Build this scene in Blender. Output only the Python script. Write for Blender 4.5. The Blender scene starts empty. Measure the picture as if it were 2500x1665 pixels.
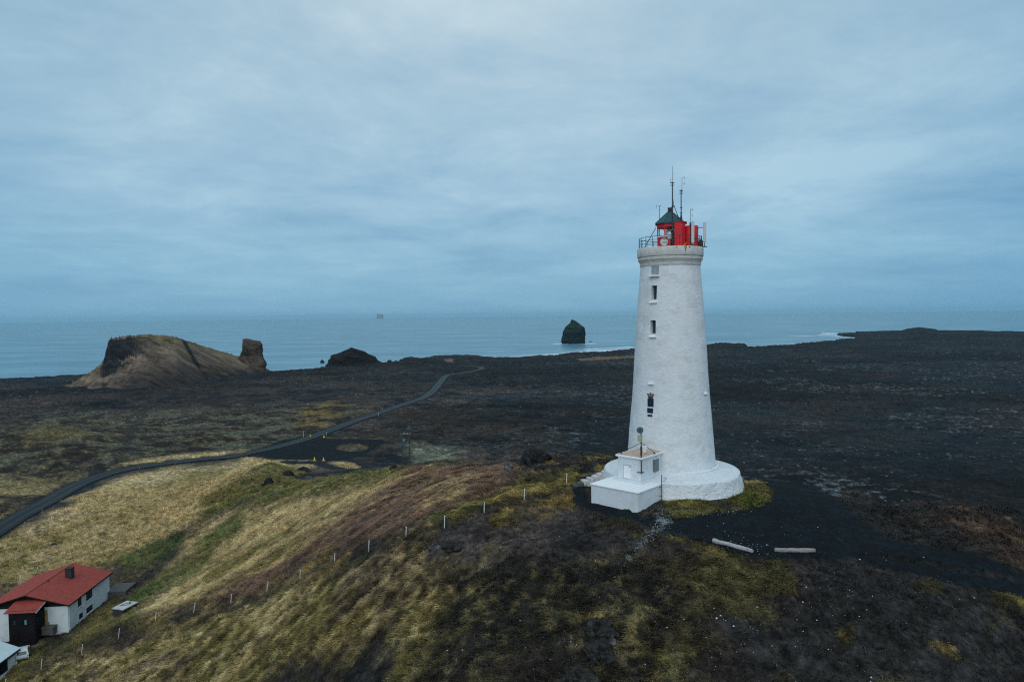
import bpy, bmesh, math, random
import numpy as np
from mathutils import Vector, Matrix, Euler

random.seed(7)
rng = np.random.default_rng(7)
scene = bpy.context.scene
COL = scene.collection
R = math.radians

# ------------------------------------------------------------------ camera
HC = 17.5                       # eye height above the foot of the lighthouse
SEA = -45.0
PITCH, ROLL, FPX = R(2.10), R(-0.69), 1667.0
cam_data = bpy.data.cameras.new("camera")
cam_data.sensor_width = 36.0
cam_data.lens = 24.0
cam_data.clip_start = 0.5
cam_data.clip_end = 200000.0
cam = bpy.data.objects.new("camera", cam_data)
COL.objects.link(cam)
CAM_M = Matrix.Rotation(math.pi / 2 - PITCH, 3, 'X') @ Matrix.Rotation(ROLL, 3, 'Z')
cam.matrix_world = Matrix.Translation((0, 0, HC)) @ CAM_M.to_4x4()
scene.camera = cam

# ------------------------------------------------------------------ sky and light
SUN_EL, SUN_AZ = R(38), R(190)          # azimuth from +Y clockwise: behind the camera
world = bpy.data.worlds.new("World")
scene.world = world
world.use_nodes = True
nt = world.node_tree
nt.nodes.clear()


def N(tree, typ, **kw):
    n = tree.nodes.new(typ)
    for k, v in kw.items():
        if hasattr(n, k):
            setattr(n, k, v)
    return n


def val(n, name, v):
    n.inputs[name].default_value = v


def mathn(tree, op, a, b=None, clamp=False):
    n = tree.nodes.new("ShaderNodeMath")
    n.operation = op
    n.use_clamp = clamp
    for i, s in enumerate((a, b)):
        if s is None:
            continue
        if isinstance(s, (int, float)):
            n.inputs[i].default_value = s
        else:
            tree.links.new(s, n.inputs[i])
    return n.outputs[0]


def ramp(tree, fac, stops):
    n = tree.nodes.new("ShaderNodeValToRGB")
    el = n.color_ramp.elements
    while len(el) < len(stops):
        el.new(0.5)
    for e, (p, c) in zip(el, stops):
        e.position = p
        e.color = (*c, 1) if len(c) == 3 else c
    tree.links.new(fac, n.inputs[0])
    return n.outputs[0]


def mixc(tree, fac, a, b, typ='MIX'):
    n = tree.nodes.new("ShaderNodeMix")
    n.data_type = 'RGBA'
    n.blend_type = typ
    for s, i in ((fac, 0), (a, 6), (b, 7)):
        if isinstance(s, (int, float)):
            n.inputs[i].default_value = s
        elif isinstance(s, tuple):
            n.inputs[i].default_value = (*s, 1)
        else:
            tree.links.new(s, n.inputs[i])
    return n.outputs[2]


def build_sky():
    t = nt
    out = N(t, "ShaderNodeOutputWorld")
    bg = N(t, "ShaderNodeBackground")
    val(bg, "Strength", 0.1)
    t.links.new(bg.outputs[0], out.inputs[0])
    sky = N(t, "ShaderNodeTexSky")
    sky.sky_type = 'NISHITA'
    sky.sun_disc = False
    sky.sun_elevation = SUN_EL
    sky.sun_rotation = SUN_AZ
    sky.dust_density = 2.0
    sky.ozone_density = 2.0
    tc = N(t, "ShaderNodeTexCoord")
    sep = N(t, "ShaderNodeSeparateXYZ")
    t.links.new(tc.outputs["Generated"], sep.inputs[0])
    zc = mathn(t, 'MAXIMUM', sep.outputs[2], 0.0)
    # cloud deck: direction dropped onto a flat layer
    den = mathn(t, 'ADD', zc, 0.13)
    u = mathn(t, 'DIVIDE', sep.outputs[0], den)
    v = mathn(t, 'DIVIDE', sep.outputs[1], den)
    comb = N(t, "ShaderNodeCombineXYZ")
    t.links.new(u, comb.inputs[0])
    t.links.new(v, comb.inputs[1])
    n1 = N(t, "ShaderNodeTexNoise")
    val(n1, "Scale", 1.15); val(n1, "Detail", 9.0); val(n1, "Roughness", 0.63); val(n1, "Distortion", 0.25)
    t.links.new(comb.outputs[0], n1.inputs["Vector"])
    n2 = N(t, "ShaderNodeTexNoise")
    val(n2, "Scale", 0.42); val(n2, "Detail", 3.0); val(n2, "Roughness", 0.5)
    mp = N(t, "ShaderNodeMapping")
    mp.inputs["Location"].default_value = (3.7, 8.2, 1.0)
    t.links.new(comb.outputs[0], mp.inputs[0])
    t.links.new(mp.outputs[0], n2.inputs["Vector"])
    s = mathn(t, 'ADD', mathn(t, 'MULTIPLY', n1.outputs[0], 0.6), mathn(t, 'MULTIPLY', n2.outputs[0], 0.4))
    # elevation gradient of an overcast sky: blue and dim at the horizon, brighter overhead
    base = ramp(t, zc, [(0.0, (0.220, 0.440, 0.630)), (0.06, (0.255, 0.480, 0.660)), (0.16, (0.32, 0.52, 0.685)),
                        (0.30, (0.37, 0.55, 0.69)), (0.45, (0.43, 0.59, 0.705)), (1.0, (0.66, 0.76, 0.82))])
    # brighter cloud where the veiled light comes through
    nrm = N(t, "ShaderNodeVectorMath"); nrm.operation = 'DOT_PRODUCT'
    t.links.new(tc.outputs["Generated"], nrm.inputs[0])
    nrm.inputs[1].default_value = Vector((-0.07, 0.94, 0.33)).normalized()
    glow = ramp(t, nrm.outputs["Value"], [(0.72, (0.74, 0.86, 0.93)), (0.87, (0.93, 0.97, 0.985)), (1.0, (1.09, 1.055, 1.03))])
    base = mixc(t, 1.0, base, glow, 'MULTIPLY')
    lit = ramp(t, s, [(0.36, (0.66, 0.77, 0.85)), (0.45, (0.88, 0.93, 0.96)), (0.525, (1.06, 1.04, 1.02)), (0.62, (1.36, 1.23, 1.13))])
    amt = ramp(t, zc, [(0.0, (0.15,) * 3), (0.05, (0.55,) * 3), (0.14, (0.95,) * 3)])
    mod = mixc(t, amt, (1.0, 1.0, 1.0), lit)
    cl = mixc(t, 1.0, base, mod, 'MULTIPLY')
    cl10 = mixc(t, 1.0, cl, (10.0, 10.0, 10.0), 'MULTIPLY')
    fin = mixc(t, 0.93, sky.outputs[0], cl10)
    t.links.new(fin, bg.inputs[0])


build_sky()
sun_data = bpy.data.lights.new("sun", 'SUN')
sun_data.energy = 1.35
sun_data.angle = R(80)
sun_data.color = (1.0, 0.95, 0.88)
sun = bpy.data.objects.new("sun", sun_data)
COL.objects.link(sun)
sd = Vector((math.sin(SUN_AZ) * math.cos(SUN_EL), math.cos(SUN_AZ) * math.cos(SUN_EL), math.sin(SUN_EL)))
sun.rotation_euler = sd.to_track_quat('Z', 'Y').to_euler()
sun.location = (0, -60, 80)

vs = scene.view_settings
vs.view_transform = 'Standard'
vs.look = 'None'
vs.gamma = 1.0
vs.exposure = 0.0
scene.cycles.pixel_filter_type = 'BLACKMAN_HARRIS'
scene.cycles.filter_width = 1.15
scene.cycles.use_denoising = False
scene.cycles.volume_bounces = 0
scene.cycles.max_bounces = 6


# ------------------------------------------------------------------ pixel <-> world
def ray(px, py):
    d = CAM_M @ Vector(((px - 1250) / FPX, -(py - 832.5) / FPX, -1.0))
    return d


def at_z(px, py, z):
    d = ray(px, py)
    k = (z - HC) / d.z
    return Vector((d.x * k, d.y * k, z))


def at_r(px, py, r):
    d = ray(px, py)
    k = r / math.hypot(d.x, d.y)
    return Vector((d.x * k, d.y * k, HC + d.z * k))


def at_Y(px, py, Y):
    d = ray(px, py)
    k = Y / d.y
    return Vector((d.x * k, Y, HC + d.z * k))


# ------------------------------------------------------------------ numpy noise
def _h(ix, iy, s):
    h = (ix.astype(np.int64) * 374761393 + iy.astype(np.int64) * 668265263 + s * 974711) & 0xffffffff
    h = ((h ^ (h >> 13)) * 1274126177) & 0xffffffff
    h = ((h ^ (h >> 16)) * 2246822519) & 0xffffffff
    return ((h ^ (h >> 15)) & 0xffff).astype(np.float32) / 65535.0


def vnoise(x, y, s=0):
    fx, fy = np.floor(x), np.floor(y)
    tx, ty = (x - fx).astype(np.float32), (y - fy).astype(np.float32)
    tx = tx * tx * tx * (tx * (tx * 6 - 15) + 10)
    ty = ty * ty * ty * (ty * (ty * 6 - 15) + 10)
    ix, iy = fx.astype(np.int64), fy.astype(np.int64)
    a, b = _h(ix, iy, s), _h(ix + 1, iy, s)
    c, d = _h(ix, iy + 1, s), _h(ix + 1, iy + 1, s)
    return (a + (b - a) * tx) * (1 - ty) + (c + (d - c) * tx) * ty


def fbm(x, y, o=4, s=0, g=0.5):
    v, a, t = 0.0, 1.0, 0.0
    c, si = math.cos(0.6), math.sin(0.6)
    for i in range(o):
        v = v + a * vnoise(x, y, s + i * 17)
        t += a
        a *= g
        x, y = (x * c - y * si) * 2.03 + 5.1, (x * si + y * c) * 2.03 + 1.7
    return v / t


def sstep(a, b, x):
    t = np.clip((x - a) / (b - a), 0, 1)
    return t * t * (3 - 2 * t)


# ------------------------------------------------------------------ terrain: control points
CP = []


def P(*pts):
    for px, py, z in pts:
        CP.append(at_z(px, py, z))


def PR(*pts):
    for px, py, r in pts:
        CP.append(at_r(px, py, r))


def PP(*pts):                     # polar: pixel column, distance, height
    for px, r, z in pts:
        d = ray(px, 1000)
        k = r / math.hypot(d.x, d.y)
        CP.append(Vector((d.x * k, d.y * k, z)))


# fence line down the hillside
P((1383, 1178, -.3), (1280, 1219.5, -.8), (1182, 1249, -1.2), (1085, 1281, -1.7), (991, 1310, -3.5), (900, 1342, -6),
  (817, 1378, -9.5), (732, 1415, -13), (651, 1444, -16.5), (563, 1470, -19.5), (473, 1493, -22.2), (379, 1516, -24.6),
  (289, 1554, -27), (199, 1595, -29.5), (100, 1635, -31.3))
# houses and bottom left
P((168, 1540, -31), (268, 1454, -30.8), (0, 1600, -32.3), (0, 1665, -33), (300, 1500, -29.2), (60, 1640, -32.2),
  (-120, 1500, -32.3), (-250, 1665, -34), (0, 1480, -32))
# hill in the foreground
P((700, 1665, -13), (400, 1665, -23), (550, 1600, -19), (1000, 1665, -6.5), (1250, 1665, -3.5), (900, 1500, -7.5),
  (1150, 1450, -3), (1500, 1450, -1.5), (1500, 1665, -3.5), (1950, 1665, -3.4), (2500, 1665, -4.2), (2000, 1450, -1.4),
  (2500, 1480, -2.6), (1556, 1260, -.45), (1720, 1225, -.1), (1446, 1233, -.45), (1620, 1222, -.2), (1806, 1190, -.25),
  (1900, 1180, -0.3), (2000, 1200, -.5), (2200, 1300, -1.1), (2500, 1400, -2), (2500, 1268, -3.5), (2300, 1240, -2.4),
  (1880, 1340, -.5), (1680, 1330, -.5), (200, 1665, -28.5))
PP((1700, 66, .1), (1560, 76, -.1), (1700, 80, -.3))
# below and behind the camera
PP((1250, 20, -6), (300, 20, -13), (2200, 20, -5), (300, 40, -22), (-200, 60, -33), (2600, 30, -4))
# shoulder behind the fence, towards the car park
P((1240, 1125, -3.5), (1450, 1110, -3), (1150, 1150, -4.5), (1000, 1136, -11), (940, 1142, -13.5), (900, 1150, -15.5),
  (850, 1160, -18.5), (760, 1172, -21.5), (640, 1128, -22), (650, 1190, -21), (700, 1140, -24), (560, 1220, -24),
  (530, 1260, -26), (480, 1290, -27.5), (1000, 1220, -6), (900, 1200, -11), (800, 1250, -14), (700, 1300, -18),
  (600, 1350, -22), (500, 1400, -25.5), (400, 1450, -28), (430, 1370, -28), (1100, 1125, -8))
P((400, 1200, -30.5), (300, 1300, -31), (200, 1250, -31), (100, 1400, -32), (0, 1350, -32.5), (500, 1160, -31), (620, 1120, -31.5),
  (0, 1260, -32))
# behind the shoulder, going down to the plain
P((850, 1150, -24.5), (920, 1141, -25.5), (837, 1127, -30.5), (760, 1127, -31), (760, 1150, -25), (700, 1118, -32))
PP((1000, 165, -26), (1000, 210, -32), (1100, 150, -20), (1240, 130, -15), (1240, 170, -31), (1450, 130, -15), (1450, 170, -31),
   (1640, 100, -7), (1640, 135, -25), (1640, 175, -33), (1850, 95, -10), (1850, 130, -25), (1850, 170, -33), (2100, 95, -12),
   (2100, 130, -26), (2100, 170, -33), (2400, 95, -14), (2400, 130, -27), (2400, 170, -33), (2700, 60, -6), (2700, 110, -20),
   (2700, 170, -33), (640, 225, -32))
for px in (-250, 150, 550, 950, 1350, 1750, 2150, 2550):
    PP((px, 260, -33.2), (px, 380, -34.5), (px, 560, -37), (px, 800, -39.5), (px, 1150, -40.5), (px, 1600, -40.5))
P((140, 1040, -29.5),)
# far right rise
PP((2110, 1900, -39), (2300, 1900, -38), (2500, 1800, -38), (2700, 1700, -38))
PP((2243, 1500, -39), (2500, 1450, -41))

SY = 0.6
A_th = np.array([math.atan2(p.x, p.y) for p in CP])
A_lr = np.array([math.log(math.hypot(p.x, p.y)) * SY for p in CP])
A_z = np.array([p.z for p in CP])
_c2 = 0.028 ** 2


def _phi(dt, dl):
    return np.sqrt(dt * dt + dl * dl + _c2)


n = len(CP)
Mx = np.zeros((n + 3, n + 3))
Mx[:n, :n] = _phi(A_th[:, None] - A_th[None], A_lr[:, None] - A_lr[None]) + np.eye(n) * -0.0006
Mx[:n, n] = 1; Mx[:n, n + 1] = A_th; Mx[:n, n + 2] = A_lr
Mx[n:, :n] = Mx[:n, n:].T
W_ = np.linalg.solve(Mx, np.concatenate([A_z, np.zeros(3)]))


def hbase(x, y):
    x = np.asarray(x, float); y = np.asarray(y, float)
    shp = x.shape
    th = np.clip(np.arctan2(x, y), -0.85, 0.85).ravel()
    lr = (np.log(np.maximum(np.hypot(x, y), 10.0)) * SY).ravel()
    out = np.empty(th.shape)
    for i in range(0, len(th), 60000):
        t, l = th[i:i + 60000], lr[i:i + 60000]
        out[i:i + 60000] = _phi(t[:, None] - A_th[None], l[:, None] - A_lr[None]) @ W_[:n] + W_[n] + W_[n + 1] * t + W_[n + 2] * l
    return np.clip(out, -43.0, 2.0).reshape(shp)


_rs = np.exp(np.linspace(math.log(12), math.log(2600), 2600))


def G(px, py):
    """first ground point seen through a pixel"""
    d = ray(px, py)
    h = math.hypot(d.x, d.y)
    ux, uy, s = d.x / h, d.y / h, d.z / h
    zr = HC + s * _rs
    zt = hbase(ux * _rs, uy * _rs)
    hit = np.nonzero(zr <= zt)[0]
    if len(hit) == 0 or hit[0] == 0:
        r = _rs[-1] if len(hit) == 0 else _rs[0]
    else:
        i = hit[0]
        a, b = zr[i - 1] - zt[i - 1], zt[i] - zr[i]
        r = _rs[i - 1] + (_rs[i] - _rs[i - 1]) * a / max(a + b, 1e-9)
    return Vector((ux * r, uy * r, float(hbase(np.array([ux * r]), np.array([uy * r]))[0])))


KL = 0.3


def polar(p):
    return (math.atan2(p.x, p.y), math.log(math.hypot(p.x, p.y)) * KL)


def pix_poly(pts):
    return np.array([polar(G(*p)) for p in pts])


def poly_mask(T, L, poly, soft):
    """soft inside mask of a closed outline on the ground"""
    out = np.zeros(T.shape, np.float32)
    lo, hi = poly.min(0) - soft * 2, poly.max(0) + soft * 2
    idx = np.nonzero((T > lo[0]) & (T < hi[0]) & (L > lo[1]) & (L < hi[1]))[0]
    if len(idx) == 0:
        return out
    t, l = T[idx], L[idx]
    d = np.full(t.shape, 9.0)
    ins = np.zeros(t.shape, bool)
    m = len(poly)
    for i in range(m):
        (x0, y0), (x1, y1) = poly[i], poly[(i + 1) % m]
        ex, ey = x1 - x0, y1 - y0
        q = np.clip(((t - x0) * ex + (l - y0) * ey) / (ex * ex + ey * ey + 1e-12), 0, 1)
        d = np.minimum(d, (t - x0 - q * ex) ** 2 + (l - y0 - q * ey) ** 2)
        if abs(ey) > 1e-9:
            cr = ((y0 > l) != (y1 > l)) & (t < ex * (l - y0) / ey + x0)
            ins ^= cr
    sd_ = np.where(ins, 1, -1) * np.sqrt(d)
    out[idx] = sstep(-soft, soft, sd_)
    return out


def line_dist(X, Y, pts, maxd=60):
    d = np.full(X.shape, 1e9)
    pts = np.asarray(pts)
    lo, hi = pts.min(0) - maxd, pts.max(0) + maxd
    idx = np.nonzero((X > lo[0]) & (X < hi[0]) & (Y > lo[1]) & (Y < hi[1]))[0]
    x, y = X[idx], Y[idx]
    dd = np.full(x.shape, 1e9)
    for (x0, y0), (x1, y1) in zip(pts[:-1], pts[1:]):
        ex, ey = x1 - x0, y1 - y0
        q = np.clip(((x - x0) * ex + (y - y0) * ey) / (ex * ex + ey * ey + 1e-9), 0, 1)
        dd = np.minimum(dd, (x - x0 - q * ex) ** 2 + (y - y0 - q * ey) ** 2)
    d[idx] = np.sqrt(dd)
    return d


def smooth_line(pts, n=8):
    """Catmull-Rom through ground points"""
    P_ = [np.array(p) for p in pts]
    P_ = [2 * P_[0] - P_[1]] + P_ + [2 * P_[-1] - P_[-2]]
    out = []
    for i in range(1, len(P_) - 2):
        a, b, c, d = P_[i - 1:i + 3]
        for k in range(n):
            t = k / n
            out.append(0.5 * (2 * b + (c - a) * t + (2 * a - 5 * b + 4 * c - d) * t * t + (3 * b - a - 3 * c + d) * t ** 3))
    out.append(P_[-2])
    return np.array(out)


# roads and gravel places
ROAD = smooth_line([(G(*p).x, G(*p).y) for p in
                    [(-150, 1388), (-70, 1335), (0, 1290), (42, 1263), (106, 1229), (170, 1193), (212, 1174), (275, 1153), (339, 1140), (424, 1128.5),
                     (509, 1119), (593, 1110), (655, 1096), (710, 1082), (755, 1068.5), (821, 1044.6), (876, 1024), (924, 1008.7), (986, 986.6),
                     (1028, 973), (1055, 956), (1075, 933), (1091, 916.5), (1124, 911), (1160, 905), (1177, 899), (1166, 895), (1130, 893)]])
TRACKS = [smooth_line([(G(*p).x, G(*p).y) for p in q]) for q in
          ([(738, 1168), (765, 1160), (800, 1154.5), (841, 1150), (892, 1143.5), (930, 1139.5), (958, 1137)],
           [(700, 1127), (756, 1129), (790, 1134), (830, 1145)],
           [(850, 1124), (880, 1131), (905, 1140)])]
DRIVE = pix_poly([(1396, 1180), (1398, 1205), (1418, 1236), (1450, 1252), (1500, 1266), (1556, 1276), (1600, 1286), (1676, 1307), (1735, 1330), (1804, 1353),
                  (1850, 1362), (1957, 1366), (2035, 1374), (2114, 1366), (2192, 1362), (2270, 1374), (2349, 1390), (2500, 1424), (2620, 1455), (2620, 1430),
                  (2500, 1399), (2239, 1331), (2192, 1314), (2133, 1290), (2098, 1271), (2070, 1247), (2045, 1215), (2020, 1203), (1976, 1184), (1918, 1174),
                  (1800, 1167), (1700, 1150), (1500, 1150), (1420, 1165)])
RUT = smooth_line([(G(*p).x, G(*p).y) for p in [(2150, 1368), (2270, 1392), (2349, 1412), (2500, 1445), (2640, 1478)]])
ISLAND = pix_poly([(1427, 1184), (1436, 1210), (1449, 1232), (1500, 1228), (1556, 1252), (1566, 1263), (1600, 1263), (1676, 1259), (1753, 1255), (1804, 1247), (1855, 1236), (1888, 1219),
                   (1892, 1201), (1867, 1187), (1829, 1177), (1800, 1169), (1700, 1152), (1500, 1152)])
PARK = pix_poly([(691, 1072), (755, 1067), (799, 1070), (876, 1071.5), (937, 1071), (928, 1085), (890, 1107), (859, 1122), (837, 1125.5), (777, 1125.5),
                 (752, 1122), (628, 1116), (598, 1116), (598, 1108), (641, 1093)])
PISL = pix_poly([(860 + 41 * math.cos(a), 1091 + 10 * math.sin(a)) for a in np.linspace(0, 2 * math.pi, 14)[:-1]])

# coast: radius as a function of bearing
_coast = [(-400, 938), (-100, 930), (0, 925), (100, 922), (650, 910.7), (691, 908), (738, 904), (801, 897), (900, 893), (942, 888.6), (973, 884.5), (985, 876), (995, 872.5),
          (1012, 872.5), (1024, 876), (1045, 872), (1064, 868), (1111, 866.5), (1152, 868), (1175, 872), (1250, 872.8), (1356, 867), (1409, 861), (1462, 857.6),
          (1550, 853), (1650, 846), (1725, 840.7), (1745, 837), (1760, 836), (1813, 838), (1829, 846), (1887, 843.5), (1977, 837.5), (2036, 830.5), (2070, 826)]
_cp = [at_z(px, py, -40.4) for px, py in _coast]
CO_T = np.array([math.atan2(p.x, p.y) for p in _cp])
CO_R = np.array([math.hypot(p.x, p.y) for p in _cp])
T_COVE = math.atan2(*at_z(2088, 824, -45)[:2])
PRO = [at_z(*q) for q in ((2004, 817.3, -44.5), (2025, 818.6, -44.5), (2048, 820.3, -44.5), (2075, 822.6, -44.5), (2095, 824, -44.5))]
FAR = [at_r(px, py, 2140) for px, py in ((2086, 812), (2110, 811), (2160, 809), (2200, 808.3), (2208, 806.5), (2216, 803), (2230, 801.2), (2243, 800), (2262, 801.5), (2274, 803.5),
                                          (2284, 804.2), (2290, 807.6), (2340, 808.6), (2391, 808.2), (2430, 810.5), (2470, 810), (2500, 812), (2700, 815))]
FAR_T = np.array([math.atan2(p.x, p.y) for p in FAR])
FAR_Z = np.array([p.z for p in FAR])
_ptop = ((2004, 817.3), (2012, 816.3), (2024, 816.4), (2034, 815.6), (2042, 814.2), (2050, 812.8), (2066, 812.2), (2078, 811.2), (2084, 811.8), (2100, 811.4), (2112, 811))
PRO_T = np.array([math.atan2(p.x, p.y) for p in PRO])
PRO_R = np.array([math.hypot(p.x, p.y) for p in PRO])

PTOP = []
for _px, _py in _ptop:                       # the low point's far edge makes its skyline
    _d = ray(_px, _py)
    PTOP.append(at_r(_px, _py, float(np.interp(math.atan2(_d.x, _d.y), PRO_T, PRO_R)) + 255))
PT_T = np.array([math.atan2(p.x, p.y) for p in PTOP])
PT_Z = np.array([p.z for p in PTOP])


def land(x, y):
    """(is land 0..1, metres beyond the shore)"""
    th = np.arctan2(x, y)
    r = np.hypot(x, y)
    rc = np.interp(th, CO_T, CO_R)
    rc = np.where(th > T_COVE, 2235.0, rc)
    rc = rc * (1 + 0.012 * (fbm(th * 70, th * 0 + 3.3, 4, 91) - 0.5))
    off = r - rc
    l = 1 - sstep(0, 14, off)
    r1 = np.interp(th, PRO_T, PRO_R)
    inp = (th > PRO_T[0]) & (th <= T_COVE + 0.01)
    prom = sstep(0, 15, r - r1 - 25 * (fbm(th * 300, th * 0, 3, 4) - .5)) * (1 - sstep(250, 300, r - r1)) * inp
    off = np.where(inp & (prom > 0.5), -20, off)
    return np.maximum(l, prom), off, prom


def masks(x, y):
    T = np.arctan2(x, y).ravel(); Rr = np.hypot(x, y).ravel()
    L = np.log(np.maximum(Rr, 1.0)) * KL
    w1 = fbm(x.ravel() / 2.5, y.ravel() / 2.5, 3, 61) - .5
    w2 = fbm(x.ravel() / 2.5, y.ravel() / 2.5, 3, 62) - .5
    Tw, Lw = T + 1.6 * w1 / Rr, L + KL * 1.6 * w2 / Rr
    drive = poly_mask(Tw, Lw, DRIVE, 0.0035)
    drive = np.maximum(drive, 1 - sstep(0.7, 1.5, line_dist(x.ravel(), y.ravel(), RUT, 8) + w1 * 1.2))
    isl = poly_mask(Tw, Lw, ISLAND, 0.0025)
    drive = drive * (1 - isl)
    park = poly_mask(Tw, Lw, PARK, 0.0016) * (1 - poly_mask(Tw, Lw, PISL, 0.0016))
    trk = np.zeros_like(park)
    for q in TRACKS:
        trk = np.maximum(trk, 1 - sstep(1.7, 2.7, line_dist(x.ravel(), y.ravel(), q, 12) + w1 * 1.5))
    rd = line_dist(x.ravel(), y.ravel(), ROAD, 40)
    return drive.reshape(x.shape), isl.reshape(x.shape), park.reshape(x.shape), trk.reshape(x.shape), rd.reshape(x.shape)


def height(x, y, mk=None):
    z = hbase(x, y)
    r = np.hypot(x, y)
    if mk is None:
        mk = masks(x, y)
    drive, isl, park, trk, rd = mk
    flat = np.maximum.reduce([drive, park, trk, 1 - sstep(3.6, 9, rd)])
    hill = 1 - sstep(150, 260, r)
    near_tower = sstep(7, 13, np.hypot(x - 16.6, y - 70.8))
    # tussocks and humps on the hill
    xs, ys_ = x * .93 + y * .36, -x * .36 + y * .93
    bump = (fbm(xs / 1.0, ys_ / .9, 4, 11, .62) - .5) * 0.65 + (fbm(x / 5, y / 5, 3, 12) - .5) * 0.8 + (np.abs(fbm(x / 2.4, y / 2.4, 3, 15) - .5)) * -0.5
    # lava field: ridges, hummocks
    rdg = 1 - np.abs(fbm(x / 26, y / 26, 5, 31, .6) * 2 - 1) * 2.2
    lav = rdg * 1.1 + (fbm(x / 70, y / 70, 3, 33) - .5) * 4.2 + (fbm(x / 6, y / 6, 3, 34) - .5) * 1.5
    lav = lav * np.interp(r, [180, 400, 900], [.35, .8, 1.0])
    z = z + (1 - flat) * (hill * bump * (.25 + .75 * near_tower) + (1 - hill) * lav)
    z = z + isl * 0.06
    l, off, prom = land(x, y)
    th = np.arctan2(x, y)
    zs = np.interp(th, FAR_T, FAR_Z) + (fbm(th * 300, th * 0, 3, 18) - .5) * 1.2
    wf = sstep(1450, 2100, r) * (1 - sstep(2190, 2350, r)) * (th > FAR_T[0])
    z = np.where(wf > 0, z * (1 - wf) + zs * wf, z)
    pz = np.interp(th, PT_T, PT_Z) + (fbm(th * 500, r / 40, 3, 8) - .5) * 1.0
    z = np.where(prom > .02, pz * prom + -52 * (1 - prom), z)
    z = np.where((r > 500) & (prom < .02), -52 + (z + 52) * l, z)
    return z


def Zat(x, y):
    return float(height(np.array([float(x)]), np.array([float(y)]))[0])


def GZ(px, py):
    """first point of the finished ground (with its bumps) through a pixel"""
    p = G(px, py)
    return Vector((p.x, p.y, Zat(p.x, p.y)))


# ------------------------------------------------------------------ ground cover
Z_FIELD = pix_poly([(-80, 1350), (0, 1320), (120, 1268), (250, 1182), (420, 1142), (620, 1119), (780, 1127), (660, 1150), (600, 1180), (520, 1230), (450, 1290), (330, 1350),
                    (240, 1390), (150, 1400), (0, 1440), (-80, 1470)])
Z_OLIVE = pix_poly([(505, 1212), (560, 1178), (595, 1155), (640, 1137), (720, 1133), (780, 1160), (900, 1149), (1000, 1137), (1030, 1142), (960, 1163), (860, 1192), (740, 1216), (640, 1226), (560, 1237), (470, 1280)])
Z_GREEN = pix_poly([(612, 1230), (582, 1274), (575, 1317), (522, 1372), (427, 1432), (340, 1482), (335, 1455), (398, 1396), (467, 1349), (504, 1317), (536, 1274), (584, 1237)])
Z_GREEN2 = pix_poly([(255, 1385), (290, 1357), (385, 1325), (470, 1305), (440, 1335), (360, 1375), (280, 1400)])
Z_TAN2 = pix_poly([(480, 1292), (560, 1245), (640, 1232), (740, 1220), (860, 1195), (960, 1165), (1010, 1150), (960, 1190), (890, 1240), (800, 1296), (700, 1356), (600, 1414), (470, 1478), (330, 1516), (345, 1484), (420, 1430), (400, 1400), (440, 1345)])
Z_HEATH = pix_poly([(1030, 1137), (1230, 1130), (1250, 1165), (1120, 1240), (950, 1295), (800, 1355), (650, 1425), (520, 1470), (500, 1468), (605, 1398), (740, 1318), (820, 1264), (925, 1200)])
Z_OG = pix_poly([(1100, 1245), (1250, 1172), (1380, 1150), (1392, 1182), (1250, 1218), (1130, 1256), (1000, 1300)])
Z_LOW = pix_poly([(-100, 1700), (100, 1640), (650, 1452), (900, 1352), (1040, 1300), (1000, 1420), (1080, 1500), (1150, 1690)])
Z_SOIL = pix_poly([(1080, 1292), (1280, 1236), (1392, 1188), (1440, 1250), (1600, 1290), (1560, 1330), (1420, 1400), (1300, 1400), (1150, 1445), (1010, 1420), (985, 1360)])
Z_GOLD = pix_poly([(1262, 1275), (1290, 1228), (1385, 1190), (1402, 1215), (1345, 1262), (1290, 1290)])
Z_FRONT = pix_poly([(1080, 1445), (1300, 1390), (1420, 1385), (1620, 1380), (1680, 1480), (1720, 1600), (1700, 1690), (1050, 1690)])
Z_RUST = pix_poly([(2045, 1205), (2130, 1205), (2520, 1262), (2620, 1285), (2620, 1430), (2500, 1392), (2240, 1325), (2110, 1272), (2070, 1240)])
Z_EDGE = pix_poly([(2380, 1440), (2520, 1468), (2620, 1500), (2620, 1620), (2480, 1530), (2400, 1480)])
Z_MOSS = pix_poly([(-100, 1055), (0, 1040), (150, 1000), (300, 1015), (700, 1000), (900, 1000), (760, 1060), (600, 1100), (400, 1120), (230, 1160), (0, 1230), (-100, 1260)])
Z_MOSS2 = pix_poly([(1020, 1080), (1120, 1100), (1100, 1128), (1010, 1128), (990, 1110)])
Z_YEL = pix_poly([(740, 1000), (800, 985), (860, 990), (800, 1040), (730, 1050)])
Z_VERGE = pix_poly([(-80, 1165), (120, 1160), (220, 1165), (130, 1205), (20, 1262), (-80, 1310)])
Z_VERGE2 = pix_poly([(280, 1145), (330, 1125), (480, 1108), (600, 1098), (590, 1104), (420, 1122)])
Z_BEACH = pix_poly([(1405, 876), (1470, 872), (1560, 868), (1560, 876), (1480, 880), (1415, 881)])
Z_BEACH2 = pix_poly([(1085, 879), (1108, 878), (1106, 884), (1090, 883)])
Z_STRIP = pix_poly([(600, 1118), (640, 1117), (700, 1122), (752, 1125.5), (755, 1128), (700, 1128), (640, 1133), (600, 1150)])
Z_STRIP2 = pix_poly([(790, 1129), (860, 1129), (880, 1134), (898, 1141), (850, 1146), (825, 1143)])
Z_RIM = pix_poly([(800, 1066), (940, 1066), (940, 1070), (876, 1070), (800, 1069)])
Z_YARD = pix_poly([(-60, 1610), (110, 1565), (180, 1545), (275, 1455), (345, 1478), (335, 1520), (230, 1565), (120, 1605), (60, 1665), (-60, 1700)])
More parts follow.
